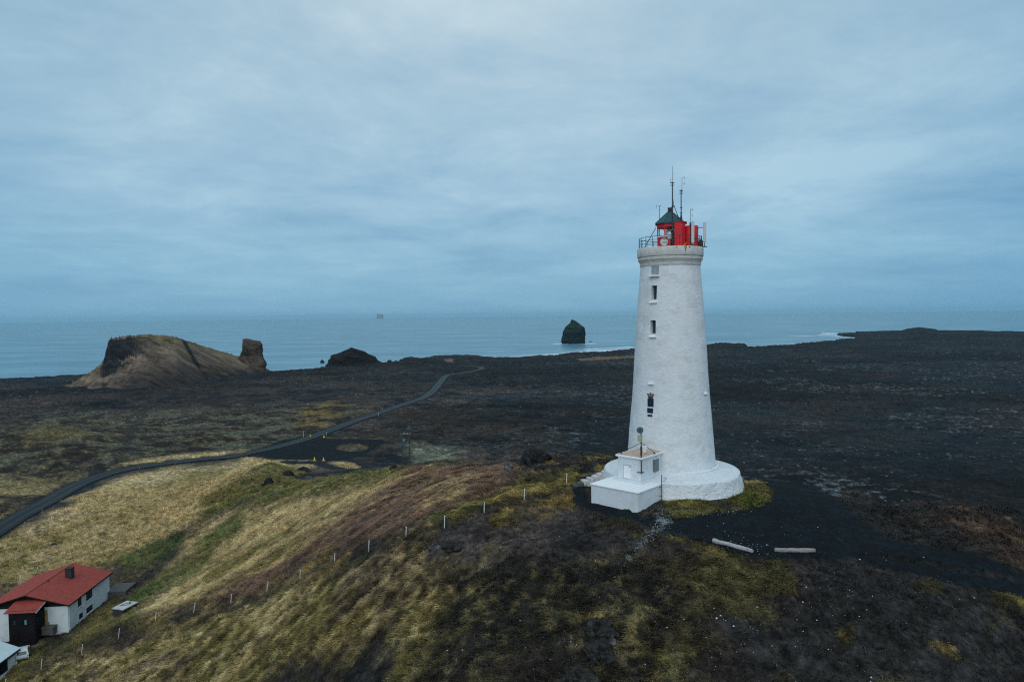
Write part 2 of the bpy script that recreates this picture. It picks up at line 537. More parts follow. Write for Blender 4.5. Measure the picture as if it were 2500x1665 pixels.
Z_KNOLL = pix_poly([(60, 1060), (100, 1043), (180, 1045), (220, 1065), (150, 1080), (80, 1085)])


def cover(x, y, z, mk):
    """base colour (albedo), grassiness"""
    drive, isl, park, trk, rd = mk
    shp = x.shape
    x = x.ravel(); y = y.ravel()
    drive, isl, park, trk, rd = [a.ravel() for a in mk]
    T = np.arctan2(x, y); r = np.hypot(x, y)
    L = np.log(np.maximum(r, 1)) * KL
    wa = fbm(x / 9, y / 9, 4, 71) - .5
    wb = fbm(x / 9, y / 9, 4, 72) - .5
    wc = fbm(x / 2.2, y / 2.2, 3, 73) - .5
    Tw = T + (9 * wa + 2.5 * wc) / r
    Lw = L + KL * (9 * wb + 2.5 * wc) / r
    n30 = fbm(x / 45, y / 45, 4, 41)
    n8 = fbm(x / 8, y / 8, 4, 42)
    n3 = fbm(x / 2.6, y / 2.6, 4, 43, .6)
    n1 = fbm(x / .8, y / .8, 3, 44, .6)
    str_ = fbm((x * .93 + y * .36) / 2.6, (-x * .36 + y * .93) / .5, 4, 45, .65)   # windswept strands
    c = lambda *v: np.array(v, np.float32)[None]
    mix = lambda a, b, t: a + (b - a) * np.clip(t, 0, 1)[:, None]
    lava, lava2, brown = c(.0050, .0095, .0130), c(.0100, .0140, .0170), c(.021, .0155, .0130)
    col = mix(lava, lava2, (n8 - .35) * 2.2)
    left = np.interp(T, [-.1, .25], [1.0, .35])
    col = mix(col, brown, (n30 - .46) * 5 * (.4 + n3) * left)
    brn = np.interp(r, [190, 240, 480, 800], [1, 1, .6, 0]) * np.interp(T, [-.05, .12], [1, .10]) * sstep(.36, .58, n8 * .6 + n30 * .4)
    col = mix(col, c(.060, .045, .036) * (.5 + 1.0 * n3)[:, None], brn * .9)
    rdgl = 1 - np.abs(fbm(x / 11, y / 7, 5, 53, .62) * 2 - 1) * 5.0
    # pale lichen and bare grey rock on the ridges of the lava
    lich = np.clip(rdgl, 0, 1) * sstep(.44, .60, fbm(x / 2.6, y / 1.8, 4, 47, .65)) * (.10 + sstep(.47, .60, fbm(x / 70, y / 50, 3, 48)))
    lich = lich * np.interp(r, [150, 230, 1000, 1500], [.3, .9, .5, .1]) * np.interp(T, [-.4, .0, .2], [.25, .45, 1.0])
    col = col * np.clip(1 + (fbm(x / 120, y / 90, 3, 54) - .5) * 2.4, .5, 1.6)[:, None]
    col = mix(col, c(.105, .125, .135), np.clip(lich * (.4 + 1.0 * n3), 0, 1))
    spk = sstep(.76, .82, fbm(x / 2.2, y / 1.6, 3, 49, .7)) * (r > 180) * (r < 900) * sstep(.5, .6, fbm(x / 50, y / 40, 3, 50))
    col = mix(col, c(.16, .18, .19), spk * .6)
    grass = np.zeros(x.shape, np.float32)

    tan, gold, pale = c(.40, .295, .145), c(.28, .195, .065), c(.50, .385, .23)
    olive, green, dkgreen = c(.155, .128, .044), c(.065, .105, .030), c(.052, .055, .024)
    heath, heath2, soil = c(.140, .090, .064), c(.085, .060, .050), c(.0230, .0220, .0215)
    moss = c(.070, .075, .052)

    def lay(poly, soft, color, g, amt=1.0):
        nonlocal col, grass
        m = poly_mask(Tw, Lw, poly, soft) * amt
        col = mix(col, color, m)
        grass = grass * (1 - m) + g * m

    hill = (1 - sstep(105, 150, r + 60 * wa))
    hcol = mix(mix(soil, c(.042, .031, .026), (n8 - .40) * 4), c(.075, .066, .026), sstep(.50, .66, n8 * .45 + n3 * .55) * .8)
    hcol = mix(hcol, gold, sstep(.60, .72, n30 * .3 + n3 * .7) * .5)
    col = mix(col, hcol, hill)
    grass = grass + hill * (.05 + .3 * sstep(.48, .62, n8 * .5 + n3 * .5))
    mcol = mix(mix(brown, c(.078, .080, .056), (n8 - .40) * 4), c(.125, .100, .050), (n3 - .52) * 3)
    lay(Z_MOSS, .03, mcol, .0)
    lay(Z_MOSS2, .012, mix(c(.09, .095, .068), c(.16, .165, .115), (n3 - .42) * 4), .1, .95)
    lay(Z_YEL, .015, mix(brown, c(.15, .10, .03), (n8 - .4) * 5), .0, .8)
    lay(Z_KNOLL, .012, mix(c(.085, .075, .03), c(.15, .11, .045), n8), .1, .75)
    lay(Z_VERGE, .015, mix(mix(c(.05, .036, .026), c(.24, .18, .085), (n8 - .42) * 4), c(.10, .09, .035), (n3 - .5) * 4), .2)
    lay(Z_VERGE2, .004, mix(tan, olive, (n8 - .5) * 4), .3, .9)
    lay(Z_BEACH, .003, c(.15, .095, .06), 0, .9)
    lay(Z_BEACH2, .002, c(.16, .10, .07), 0, .9)
    field = mix(tan, pale, (n8 - .45) * 2.5)
    field = mix(field, olive, (n30 * .6 + n3 * .4 - .53) * 5)
    field = mix(field, heath2, sstep(.66, .74, n3 * .5 + n8 * .5) * .7)
    lay(Z_FIELD, .010, field, .75)
    ol = mix(mix(olive, green, (n8 - .45) * 4), dkgreen, (n3 - .5) * 4)
    ol = mix(ol, tan, (n8 * .4 + str_ * .6 - .56) * 5)
    lay(Z_OLIVE, .010, ol, .7)
    lay(Z_GREEN2, .010, mix(mix(green, olive, (n8 - .4) * 3), dkgreen, (n3 - .5) * 4), .8, .75)
    t2 = mix(mix(tan, pale, (str_ * .5 + n8 * .5 - .40) * 4), olive, (n30 * .5 + n8 * .5 - .55) * 5)
    lay(Z_TAN2, .012, t2, 1.0)
    lay(Z_GREEN, .010, mix(mix(green, olive, (n8 - .38) * 3), dkgreen, (str_ - .45) * 4), .8, .9)
    he = mix(mix(c(.195, .118, .082), heath2, (n3 - .42) * 4), tan, (str_ * .35 + n3 * .25 + n8 * .4 - .52) * 6)
    lay(Z_HEATH, .014, he, 1.0)
    lay(Z_OG, .010, mix(mix(olive, green, (n8 - .45) * 4), gold, (n3 - .5) * 3), .8)
    lo = mix(mix(olive, c(.29, .215, .10), (n8 - .37) * 4), dkgreen, (n3 * .6 + n8 * .4 - .56) * 5)
    lo = mix(lo, c(.32, .25, .13), (n1 * .3 + n3 * .3 + n8 * .4 - .50) * 6)
    lo = mix(lo, c(.11, .078, .056), (fbm(x / 5, y / 5, 3, 52) - .54) * 6)
    cl = n1 * .5 + n3 * .15 + fbm(x / .5, y / .5, 2, 57, .6) * .35
    lo = mix(lo, c(.35, .285, .16), sstep(.54, .65, cl) * .55)
    lo = mix(lo, c(.05, .05, .022), (1 - sstep(.38, .465, cl)) * .75)
    lay(Z_LOW, .016, lo, 1.0)
    yd = mix(mix(olive, dkgreen, (n8 - .38) * 4), c(.05, .042, .03), sstep(.54, .68, n3 * .6 + n1 * .4) * .7)
    lay(Z_YARD, .010, yd, .7)
    so = mix(soil, c(.056, .044, .042), (n8 - .42) * 4)
    so = mix(so, olive, sstep(.62, .76, n3 * .5 + n8 * .5) * .35)
    lay(Z_SOIL, .012, so, .03)
    lay(Z_GOLD, .010, mix(gold, olive, (n3 - .42) * 4), .8, .9)
    fr = mix(mix(c(.070, .060, .026), c(.135, .112, .036), (n3 - .42) * 4), soil, sstep(.42, .54, n8) * .9)
    fr = mix(fr, c(.17, .13, .05), sstep(.56, .66, str_ * .4 + n3 * .3 + n30 * .3) * .7)
    fr = mix(fr, c(.17, .14, .055), sstep(.56, .65, cl) * .5)
    fr = mix(fr, c(.022, .021, .018), (1 - sstep(.40, .475, cl)) * .8)
    lay(Z_FRONT, .018, fr, .28, .9)
    lay(Z_RUST, .008, mix(mix(soil, c(.046, .030, .023), (n8 - .38) * 3), c(.10, .062, .040), sstep(.56, .70, n3 * .6 + n8 * .4)), .15)
    lay(Z_EDGE, .012, mix(soil, olive, (n3 - .3) * 3), .5)
    lay(PISL, .0012, mix(c(.11, .085, .05), c(.04, .036, .025), (n3 - .38) * 4), 0)
    lay(Z_STRIP, .0022, mix(tan, olive, (n3 - .5) * 4), .3)
    lay(Z_STRIP2, .0022, mix(tan, olive, (n3 - .45) * 4), .3)
    lay(Z_RIM, .0018, mix(c(.13, .10, .055), brown, (n3 - .4) * 4), 0, .8)
    # scars: bare banks and old ruts in the grass
    for pts, w, k in SCARS:
        dl = line_dist(x, y, pts, 10) + 1.2 * wc * w * 2
        m = (1 - sstep(w * .5, w * 1.4, dl)) * k
        col = mix(col, c(.026, .023, .02), m)
        grass = grass * (1 - m)
    dtw = np.hypot(x - TOWER_XY[0], y - TOWER_XY[1])
    isoil = sstep(.31, .45, n3 * .5 + n8 * .5 + .10 * sstep(7.4, 8.4, dtw) - .05) * (1 - sstep(19.4, 21.4, x)) * .95
    icol = mix(mix(c(.13, .115, .03), c(.075, .09, .02), (n8 - .42) * 4), soil, isoil)
    icol = mix(icol, c(.20, .16, .07), sstep(22, 25, x) * (.4 + .6 * n3))
    col = mix(col, icol, isl)
    grass = grass * (1 - isl) + isl * .35 * (1 - isoil)
    grav = c(.0036, .0075, .0102) * (.7 + .6 * n3)[:, None]
    for m in (drive, park):
        col = mix(col, grav, m)
        grass = grass * (1 - m)
    col = mix(col, c(.012, .0155, .019) * (.8 + .4 * n3)[:, None], trk)
    m = 1 - sstep(3.0, 5.4, rd + wc * 4)
    col = mix(col, c(.014, .0165, .0185), m)
    grass = grass * (1 - np.maximum(m, trk))
    # bleached scree running down in front of the lighthouse
    d = line_dist(x, y, SPILL, 6)
    m = (1 - sstep(.0, .95, d + wc * 2.4)) * sstep(.50, .66, n1 * .7 + n3 * .3) * .6
    col = mix(col, c(.15, .19, .22), m)
    kk = lambda q, g: np.clip(1 + (q - .5) * g, .35, 1.9)[:, None]
    col = col * kk(n1, 1.6 - .8 * np.maximum(drive, park)) * kk(n3, .7 - .6 * np.maximum(drive, park)) * kk(fbm(x / .3, y / .3, 2, 46), 1.5) * (1 + (kk(str_, 1.0) - 1) * (hill * (1 - drive))[:, None])
    return np.clip(col, .004, .8).reshape(*shp, 3), np.clip(grass, 0, 1).reshape(shp)


TOWER_XY = at_Y(1638, 1183, 70.8)[:2]


def gl(pts):
    return smooth_line([(G(*p).x, G(*p).y) for p in pts], 4)


SCARS = [(gl([(480, 1290), (540, 1258), (600, 1222), (650, 1195)]), .7, .9),
         (gl([(1392, 1180), (1330, 1210), (1250, 1238), (1180, 1255), (1100, 1288), (1000, 1318), (900, 1352), (860, 1368)]), .45, .8),
         (gl([(730, 1425), (650, 1455), (560, 1485), (505, 1508)]), .55, .75),
         (gl([(370, 1530), (280, 1570), (200, 1606), (60, 1665)]), .35, .6),
         (gl([(430, 1148), (480, 1146), (540, 1139), (580, 1138)]), .5, .7),
         (gl([(205, 1218), (250, 1215), (285, 1206)]), .8, .6),
         (gl([(0, 1130), (100, 1135), (180, 1148), (240, 1154)]), 1.2, .8),
         (gl([(0, 1217), (60, 1220), (95, 1220)]), 1.0, .8),
         (gl([(280, 1140), (310, 1085), (340, 1030), (372, 985), (385, 960)]), 2.2, .7),
         (gl([(590, 1060), (605, 1080), (606, 1098)]), .6, .5),
         (gl([(1270, 1265), (1275, 1240), (1290, 1226)]), .9, .8),
         (gl([(250, 1180), (290, 1165), (350, 1153)]), 1.2, .6),
         (gl([(120, 1562), (165, 1562), (125, 1590), (75, 1632)]), 1.1, .6)]
SPILL = gl([(1625, 1262), (1612, 1282), (1590, 1302), (1570, 1325), (1545, 1352), (1520, 1382)])


# ------------------------------------------------------------------ object helpers
def tag(o, label=None, cat=None, group=None, kind=None):
    if label: o["label"] = label
    if cat: o["category"] = cat
    if group: o["group"] = group
    if kind: o["kind"] = kind
    return o


def empty(name, loc, rz=0.0, label=None, cat=None, group=None):
    o = bpy.data.objects.new(name, None)
    o.empty_display_size = 0.5
    COL.objects.link(o)
    o.location = loc
    o.rotation_euler = (0, 0, rz)
    return tag(o, label, cat, group)


def np_mesh(name, verts, quads=None, tris=None, mat=None, attrs=None, smooth=True):
    me = bpy.data.meshes.new(name)
    parts, starts, tot, s0 = [], [], [], 0
    for f, k in ((quads, 4), (tris, 3)):
        if f is None or len(f) == 0:
            continue
        parts.append(f.astype(np.int32).ravel())
        starts.append(s0 + np.arange(len(f), dtype=np.int32) * k)
        tot.append(np.full(len(f), k, np.int32))
        s0 += len(f) * k
    li = np.concatenate(parts); st = np.concatenate(starts); lt = np.concatenate(tot)
    me.vertices.add(len(verts)); me.loops.add(len(li)); me.polygons.add(len(st))
    me.vertices.foreach_set("co", np.ascontiguousarray(verts, np.float32).ravel())
    me.loops.foreach_set("vertex_index", li)
    me.polygons.foreach_set("loop_start", st)
    me.polygons.foreach_set("loop_total", lt)
    me.polygons.foreach_set("use_smooth", np.full(len(st), smooth))
    for an, ad in (attrs or {}).items():
        if ad.ndim == 2:
            a = me.color_attributes.new(an, 'FLOAT_COLOR', 'POINT')
            a.data.foreach_set("color", np.concatenate([ad, np.ones((len(ad), 1))], 1).astype(np.float32).ravel())
        else:
            a = me.attributes.new(an, 'FLOAT', 'POINT')
            a.data.foreach_set("value", ad.astype(np.float32))
    me.update(calc_edges=True)
    me.validate()
    if mat: me.materials.append(mat)
    o = bpy.data.objects.new(name, me)
    COL.objects.link(o)
    return o


class MB:
    """collects shapes into one mesh"""
    def __init__(s):
        s.v, s.f = [], []

    def add(s, vs_, fs):
        b = len(s.v)
        s.v += [tuple(p) for p in vs_]
        s.f += [tuple(i + b for i in f) for f in fs]
        return s

    def box(s, c, size, rz=0.0, rot=None):
        m = (rot.to_matrix() if rot else Matrix.Rotation(rz, 3, 'Z'))
        hx, hy, hz = [q / 2 for q in size]
        vs_ = [Vector(c) + m @ Vector((a * hx, b * hy, d * hz)) for d in (-1, 1) for a, b in ((-1, -1), (1, -1), (1, 1), (-1, 1))]
        return s.add(vs_, [(3, 2, 1, 0), (4, 5, 6, 7), (0, 1, 5, 4), (1, 2, 6, 5), (2, 3, 7, 6), (3, 0, 4, 7)])

    def prism(s, pts, z0, z1):
        """extrude an xy outline (counter-clockwise)"""
        k = len(pts)
        vs_ = [(x, y, z0) for x, y in pts] + [(x, y, z1) for x, y in pts]
        return s.add(vs_, [tuple(range(k))[::-1], tuple(range(k, 2 * k))] + [(i, (i + 1) % k, k + (i + 1) % k, k + i) for i in range(k)])

    def tube(s, p0, p1, r0, r1=None, n=8):
        r1 = r0 if r1 is None else r1
        p0, p1 = Vector(p0), Vector(p1)
        q = (p1 - p0).to_track_quat('Z', 'Y').to_matrix()
        vs_ = [p0 + q @ Vector((r0 * math.cos(a), r0 * math.sin(a), 0)) for a in [2 * math.pi * i / n for i in range(n)]]
        vs_ += [p1 + q @ Vector((r1 * math.cos(a), r1 * math.sin(a), 0)) for a in [2 * math.pi * i / n for i in range(n)]]
        return s.add(vs_, [tuple(range(n))[::-1], tuple(range(n, 2 * n))] + [(i, (i + 1) % n, n + (i + 1) % n, n + i) for i in range(n)])

    def path(s, pts, r, n=6, closed=False):
        k = len(pts)
        for i in range(k if closed else k - 1):
            s.tube(pts[i], pts[(i + 1) % k], r, r, n)
        return s

    def lathe(s, prof, n=64, c=(0, 0), a0=0.0, cap=True):
        """profile list of (radius, z) bottom to top"""
        vs_, fs = [], []
        for r, z in prof:
            for i in range(n):
                a = a0 + 2 * math.pi * i / n
                vs_.append((c[0] + r * math.cos(a), c[1] + r * math.sin(a), z))
        for j in range(len(prof) - 1):
            for i in range(n):
                fs.append((j * n + i, j * n + (i + 1) % n, (j + 1) * n + (i + 1) % n, (j + 1) * n + i))
        if cap:
            fs.append(tuple(range(n))[::-1])
            fs.append(tuple(range((len(prof) - 1) * n, len(prof) * n)))
        return s.add(vs_, fs)

    def quad(s, *p):
        return s.add(p, [tuple(range(len(p)))])

    def build(s, name, mat, parent=None, smooth=None, bevel=0.0, loc=None):
        me = bpy.data.meshes.new(name)
        me.from_pydata(s.v, [], s.f)
        if bevel or smooth is not None:
            bm = bmesh.new(); bm.from_mesh(me)
            bmesh.ops.recalc_face_normals(bm, faces=bm.faces)
            if bevel:
                bmesh.ops.bevel(bm, geom=[e for e in bm.edges if e.is_manifold and e.calc_face_angle(0) > .5], offset=bevel, segments=2, affect='EDGES', clamp_overlap=True)
            bm.to_mesh(me); bm.free()
        me.update()
        if smooth is not None:
            me.polygons.foreach_set("use_smooth", [True] * len(me.polygons))
            me.set_sharp_from_angle(angle=R(smooth))
        if mat: me.materials.append(mat)
        o = bpy.data.objects.new(name, me)
        COL.objects.link(o)
        if parent: o.parent = parent
        if loc: o.location = loc
        return o


def dup(root, loc=None, rz=None, label=None):
    r = root.copy(); COL.objects.link(r)
    if loc is not None: r.location = loc
    if rz is not None: r.rotation_euler = (0, 0, rz)
    if label: r["label"] = label
    for ch in list(root.children):
        c = ch.copy(); COL.objects.link(c); c.parent = r
        for g in ch.children:
            d = g.copy(); COL.objects.link(d); d.parent = c
    return r


# ------------------------------------------------------------------ materials
def pmat(name, col, rough=.7, var=.12, scale=4.0, bump=0.0, bscale=None, metal=0.0, spec=.4, stain=None, stain_amt=0.0, stain_scale=1.2, stretch=None):
    m = bpy.data.materials.new(name)
    m.use_nodes = True
    t = m.node_tree
    b = t.nodes["Principled BSDF"]
    val(b, "Roughness", rough); val(b, "Metallic", metal); val(b, "Specular IOR Level", spec)
    tc = N(t, "ShaderNodeTexCoord")
    vec = tc.outputs["Object"]
    if stretch:
        mp = N(t, "ShaderNodeMapping"); mp.inputs["Scale"].default_value = stretch
        t.links.new(vec, mp.inputs[0]); vec = mp.outputs[0]
    no = N(t, "ShaderNodeTexNoise"); val(no, "Scale", scale); val(no, "Detail", 6.0); val(no, "Roughness", .6)
    t.links.new(vec, no.inputs["Vector"])
    f = ramp(t, no.outputs[0], [(.3, (1 - var,) * 3), (.7, (1 + var,) * 3)])
    c = mixc(t, 1.0, col, f, 'MULTIPLY')
    if stain:
        ns = N(t, "ShaderNodeTexNoise"); val(ns, "Scale", stain_scale); val(ns, "Detail", 7.0); val(ns, "Roughness", .65)
        t.links.new(vec, ns.inputs["Vector"])
        fs = ramp(t, ns.outputs[0], [(.48, (0, 0, 0)), (.68, (stain_amt,) * 3)])
        c = mixc(t, fs, c, stain)
    t.links.new(c, b.inputs["Base Color"])
    if bump:
        nb = N(t, "ShaderNodeTexNoise"); val(nb, "Scale", bscale or scale * 2); val(nb, "Detail", 5.0); val(nb, "Roughness", .6)
        t.links.new(vec, nb.inputs["Vector"])
        bp = N(t, "ShaderNodeBump"); val(bp, "Strength", 1.0); val(bp, "Distance", bump)
        t.links.new(nb.outputs[0], bp.inputs["Height"])
        t.links.new(bp.outputs[0], b.inputs["Normal"])
    return m


def ground_mat(name, bump=.06, bscale=5.0, rough=.95):
    m = bpy.data.materials.new(name)
    m.use_nodes = True
    t = m.node_tree
    b = t.nodes["Principled BSDF"]
    val(b, "Roughness", rough); val(b, "Specular IOR Level", .12)
    at = N(t, "ShaderNodeAttribute"); at.attribute_name = "col"
    tc = N(t, "ShaderNodeTexCoord")
    no = N(t, "ShaderNodeTexNoise"); val(no, "Scale", 6.0); val(no, "Detail", 6.0); val(no, "Roughness", .7)
    t.links.new(tc.outputs["Object"], no.inputs["Vector"])
    f = ramp(t, no.outputs[0], [(.25, (.55,) * 3), (.5, (.98,) * 3), (.75, (1.5,) * 3)])
    c = mixc(t, 1.0, at.outputs["Color"], f, 'MULTIPLY')
    t.links.new(c, b.inputs["Base Color"])
    nb = N(t, "ShaderNodeTexNoise"); val(nb, "Scale", bscale); val(nb, "Detail", 6.0); val(nb, "Roughness", .65)
    t.links.new(tc.outputs["Object"], nb.inputs["Vector"])
    bp = N(t, "ShaderNodeBump"); val(bp, "Strength", 1.0); val(bp, "Distance", bump)
    t.links.new(nb.outputs[0], bp.inputs["Height"])
    t.links.new(bp.outputs[0], b.inputs["Normal"])
    return m


M_GROUND = ground_mat("ground_cover", .10, 4.0)
M_GRAVEL = ground_mat("black_gravel", .03, 9.0)
M_TRACK = ground_mat("track_gravel", .03, 9.0)
M_PLASTER = pmat("white_plaster", (.66, .705, .74), .85, .06, 2.2, .05, 2.8, stretch=(1, 1, 1.5), stain=(.46, .47, .46), stain_amt=.55, stain_scale=.6, spec=.2)
M_PLINTH = pmat("white_rough_masonry", (.64, .69, .73), .85, .06, 2.2, .22, 1.9, stretch=(1, 1, 2.2), stain=(.46, .46, .44), stain_amt=.25, stain_scale=.8, spec=.2)
M_STEP = pmat("chipped_step_paint", (.55, .56, .56), .9, .12, 2.2, .06, 5, stain=(.16, .14, .12), stain_amt=.8, stain_scale=2.2, spec=.2)
M_CORN = pmat("weathered_cornice", (.56, .57, .56), .85, .10, 2.2, .05, 6.0, stain=(.36, .33, .28), stain_amt=.5, stain_scale=1.6, spec=.2)
M_ANNEX = pmat("white_wall_paint", (.62, .68, .73), .8, .04, 2.0, .015, 14, stain=(.44, .45, .44), stain_amt=.45, stain_scale=.8, spec=.2)
M_WTRIM = pmat("white_trim", (.78, .81, .83), .6, .05, 5, spec=.3)
M_RED = pmat("red_paint", (.60, .008, .018), .5, .12, 2.5, .006, 12, spec=.4, stain=(.36, .008, .014), stain_amt=.4)
M_ROOFG = pmat("green_copper_paint", (.004, .060, .068), .5, .2, 3, .01, 10, spec=.4)
M_DARK = pmat("dark_steel", (.022, .026, .030), .6, .2, 8, spec=.4)
M_RAIL = pmat("rail_steel", (.05, .055, .06), .6, .3, 6, spec=.4, stain=(.12, .05, .025), stain_amt=.5, stain_scale=3)
M_RUST = pmat("rusty_steel", (.055, .032, .024), .8, .35, 8, .004, 30, spec=.3)
M_RUSTST = pmat("rust_and_guano_stain", (.20, .10, .03), .9, .4, 9, spec=.2)
M_GUANO = pmat("yellow_lichen_rope", (.42, .28, .03), .9, .35, 9, spec=.2)
M_GREYBOX = pmat("grey_cabinet", (.13, .17, .18), .5, .12, 6, spec=.4)
M_GREYP = pmat("light_grey_plastic", (.50, .54, .55), .5, .06, 6, spec=.4)
M_LENS = pmat("lens_white", (.55, .62, .66), .25, .05, 6, spec=.6)
M_TANROOF = pmat("tan_roof_felt", (.44, .345, .285), .9, .10, 3, .01, 20, spec=.2, stain=(.30, .24, .2), stain_amt=.4)
M_CREAM = pmat("cream_box", (.42, .40, .27), .6, .08, 6)
M_BLUE = pmat("dark_blue_enamel", (.004, .018, .055), .45, .25, 5, spec=.4)
M_CROWN = pmat("bronze_crown", (.045, .030, .024), .6, .3, 10, spec=.4)
M_PANE = pmat("dark_window_pane", (.012, .035, .042), .12, .2, 3, spec=.6)
M_BLACK = pmat("dark_opening", (.008, .010, .012), .8, .2, 3, spec=.1)
M_LOUVRE = pmat("blue_grey_louvre", (.40, .50, .55), .6, .06, 6)
M_GREENP = pmat("green_post_paint", (.02, .085, .10), .5, .15, 8)
M_LOG = pmat("driftwood_grey", (.36, .37, .38), .9, .25, 3, .02, 8, stretch=(1, 7, 7), spec=.15, stain=(.14, .13, .125), stain_amt=.7, stain_scale=2.2)
M_LOG2 = pmat("driftwood_brown_grey", (.27, .25, .25), .9, .25, 3, .02, 8, stretch=(1, 7, 7), spec=.15, stain=(.10, .085, .08), stain_amt=.7, stain_scale=2.2)
M_HROOF = pmat("red_corrugated_roof", (.26, .043, .031), .65, .14, 1.8, .0, spec=.3, stain=(.14, .030, .026), stain_amt=.7, stain_scale=1.1)
M_HWALL = pmat("white_house_wall", (.56, .63, .66), .85, .06, 1.5, .01, 12, stain=(.36, .38, .34), stain_amt=.45, stain_scale=.8, spec=.2)
M_HDARK = pmat("dark_boarding", (.010, .009, .010), .85, .3, 3, spec=.15)
M_CHIM = pmat("dark_chimney_cladding", (.030, .033, .036), .8, .25, 6, spec=.2)
M_TIN = pmat("pale_blue_tin_roof", (.46, .56, .60), .5, .06, 1.5, spec=.3)
M_CONC = pmat("grey_concrete", (.085, .088, .085), .9, .2, 2, .01, 14, stain=(.05, .055, .04), stain_amt=.6, spec=.2)
M_POST = pmat("white_post", (.62, .65, .67), .7, .08, 6)
M_WOOD = pmat("grey_pole_wood", (.055, .055, .060), .9, .3, 4, stretch=(6, 6, 1), spec=.15)
M_YEL = pmat("yellow_marker_paint", (.62, .50, .03), .7, .12, 5)
M_OCHRE = pmat("ochre_stake", (.35, .20, .04), .8, .2, 5)
M_CAR = pmat("dark_blue_car_paint", (.010, .030, .055), .3, .1, 3, spec=.5)
M_GLASSL = pmat("car_window", (.10, .22, .28), .12, .1, 3, spec=.6)
M_WCAR = pmat("white_car_paint", (.56, .62, .64), .4, .08, 3, spec=.4)


def rock_mat(name, dark, light, amt, scale=1.6, moss=None, moss_amt=0.0, bump=.12, strata=False, sc=1.0):
    m = bpy.data.materials.new(name)
    m.use_nodes = True
    t = m.node_tree
    b = t.nodes["Principled BSDF"]
    val(b, "Roughness", .95); val(b, "Specular IOR Level", .12)
    tc = N(t, "ShaderNodeTexCoord")
    no = N(t, "ShaderNodeTexNoise"); val(no, "Scale", scale); val(no, "Detail", 9.0); val(no, "Roughness", .72)
    vec = tc.outputs["Object"]
    if strata:
        mp = N(t, "ShaderNodeMapping"); mp.inputs["Scale"].default_value = (.35, .35, 2.6); mp.inputs["Rotation"].default_value = (0, .22, 0)
        t.links.new(vec, mp.inputs[0]); vec = mp.outputs[0]
    t.links.new(vec, no.inputs["Vector"])
    c = ramp(t, no.outputs[0], [(.40, dark), (.60, tuple(d + (l - d) * amt for d, l in zip(dark, light))), (.75, light)])
    if moss:
        geo = N(t, "ShaderNodeNewGeometry")
        sp = N(t, "ShaderNodeSeparateXYZ"); t.links.new(geo.outputs["Normal"], sp.inputs[0])
        n2 = N(t, "ShaderNodeTexNoise"); val(n2, "Scale", scale * .7); val(n2, "Detail", 5.0)
        t.links.new(tc.outputs["Object"], n2.inputs["Vector"])
        q = mathn(t, 'MULTIPLY', mathn(t, 'SUBTRACT', mathn(t, 'ADD', sp.outputs[2], n2.outputs[0]), .75), 1.6, clamp=True)
        c = mixc(t, mathn(t, 'MULTIPLY', q, moss_amt), c, moss)
    t.links.new(c, b.inputs["Base Color"])
    bp = N(t, "ShaderNodeBump"); val(bp, "Strength", 1.0); val(bp, "Distance", bump)
    t.links.new(no.outputs[0], bp.inputs["Height"])
    t.links.new(bp.outputs[0], b.inputs["Normal"])
    return m


M_LAVA = rock_mat("lava_rock", (.010, .011, .013), (.075, .08, .085), .3, 1.6)
M_LICHEN = rock_mat("lichen_boulder", (.016, .018, .021), (.32, .34, .37), .45, 2.3)
M_MOSSROCK = rock_mat("mossy_lava_rock", (.010, .011, .013), (.12, .125, .13), .35, 1.7, (.05, .045, .014), .22, .2)
M_STACK = rock_mat("sea_stack_rock", (.004, .011, .015), (.030, .052, .046), .4, .085, (.018, .044, .026), .8, 1.6, True)
M_MOUND = rock_mat("dark_mound_rock", (.007, .008, .009), (.034, .027, .025), .4, .09, None, 0, 1.0)
M_PILLAR = rock_mat("pillar_rock", (.020, .018, .017), (.15, .11, .085), .7, .06, None, 0, 1.0)
M_ISLE = rock_mat("far_island_rock", (.16, .17, .17), (.26, .27, .27), .4, .01, None, 0, 3.0)

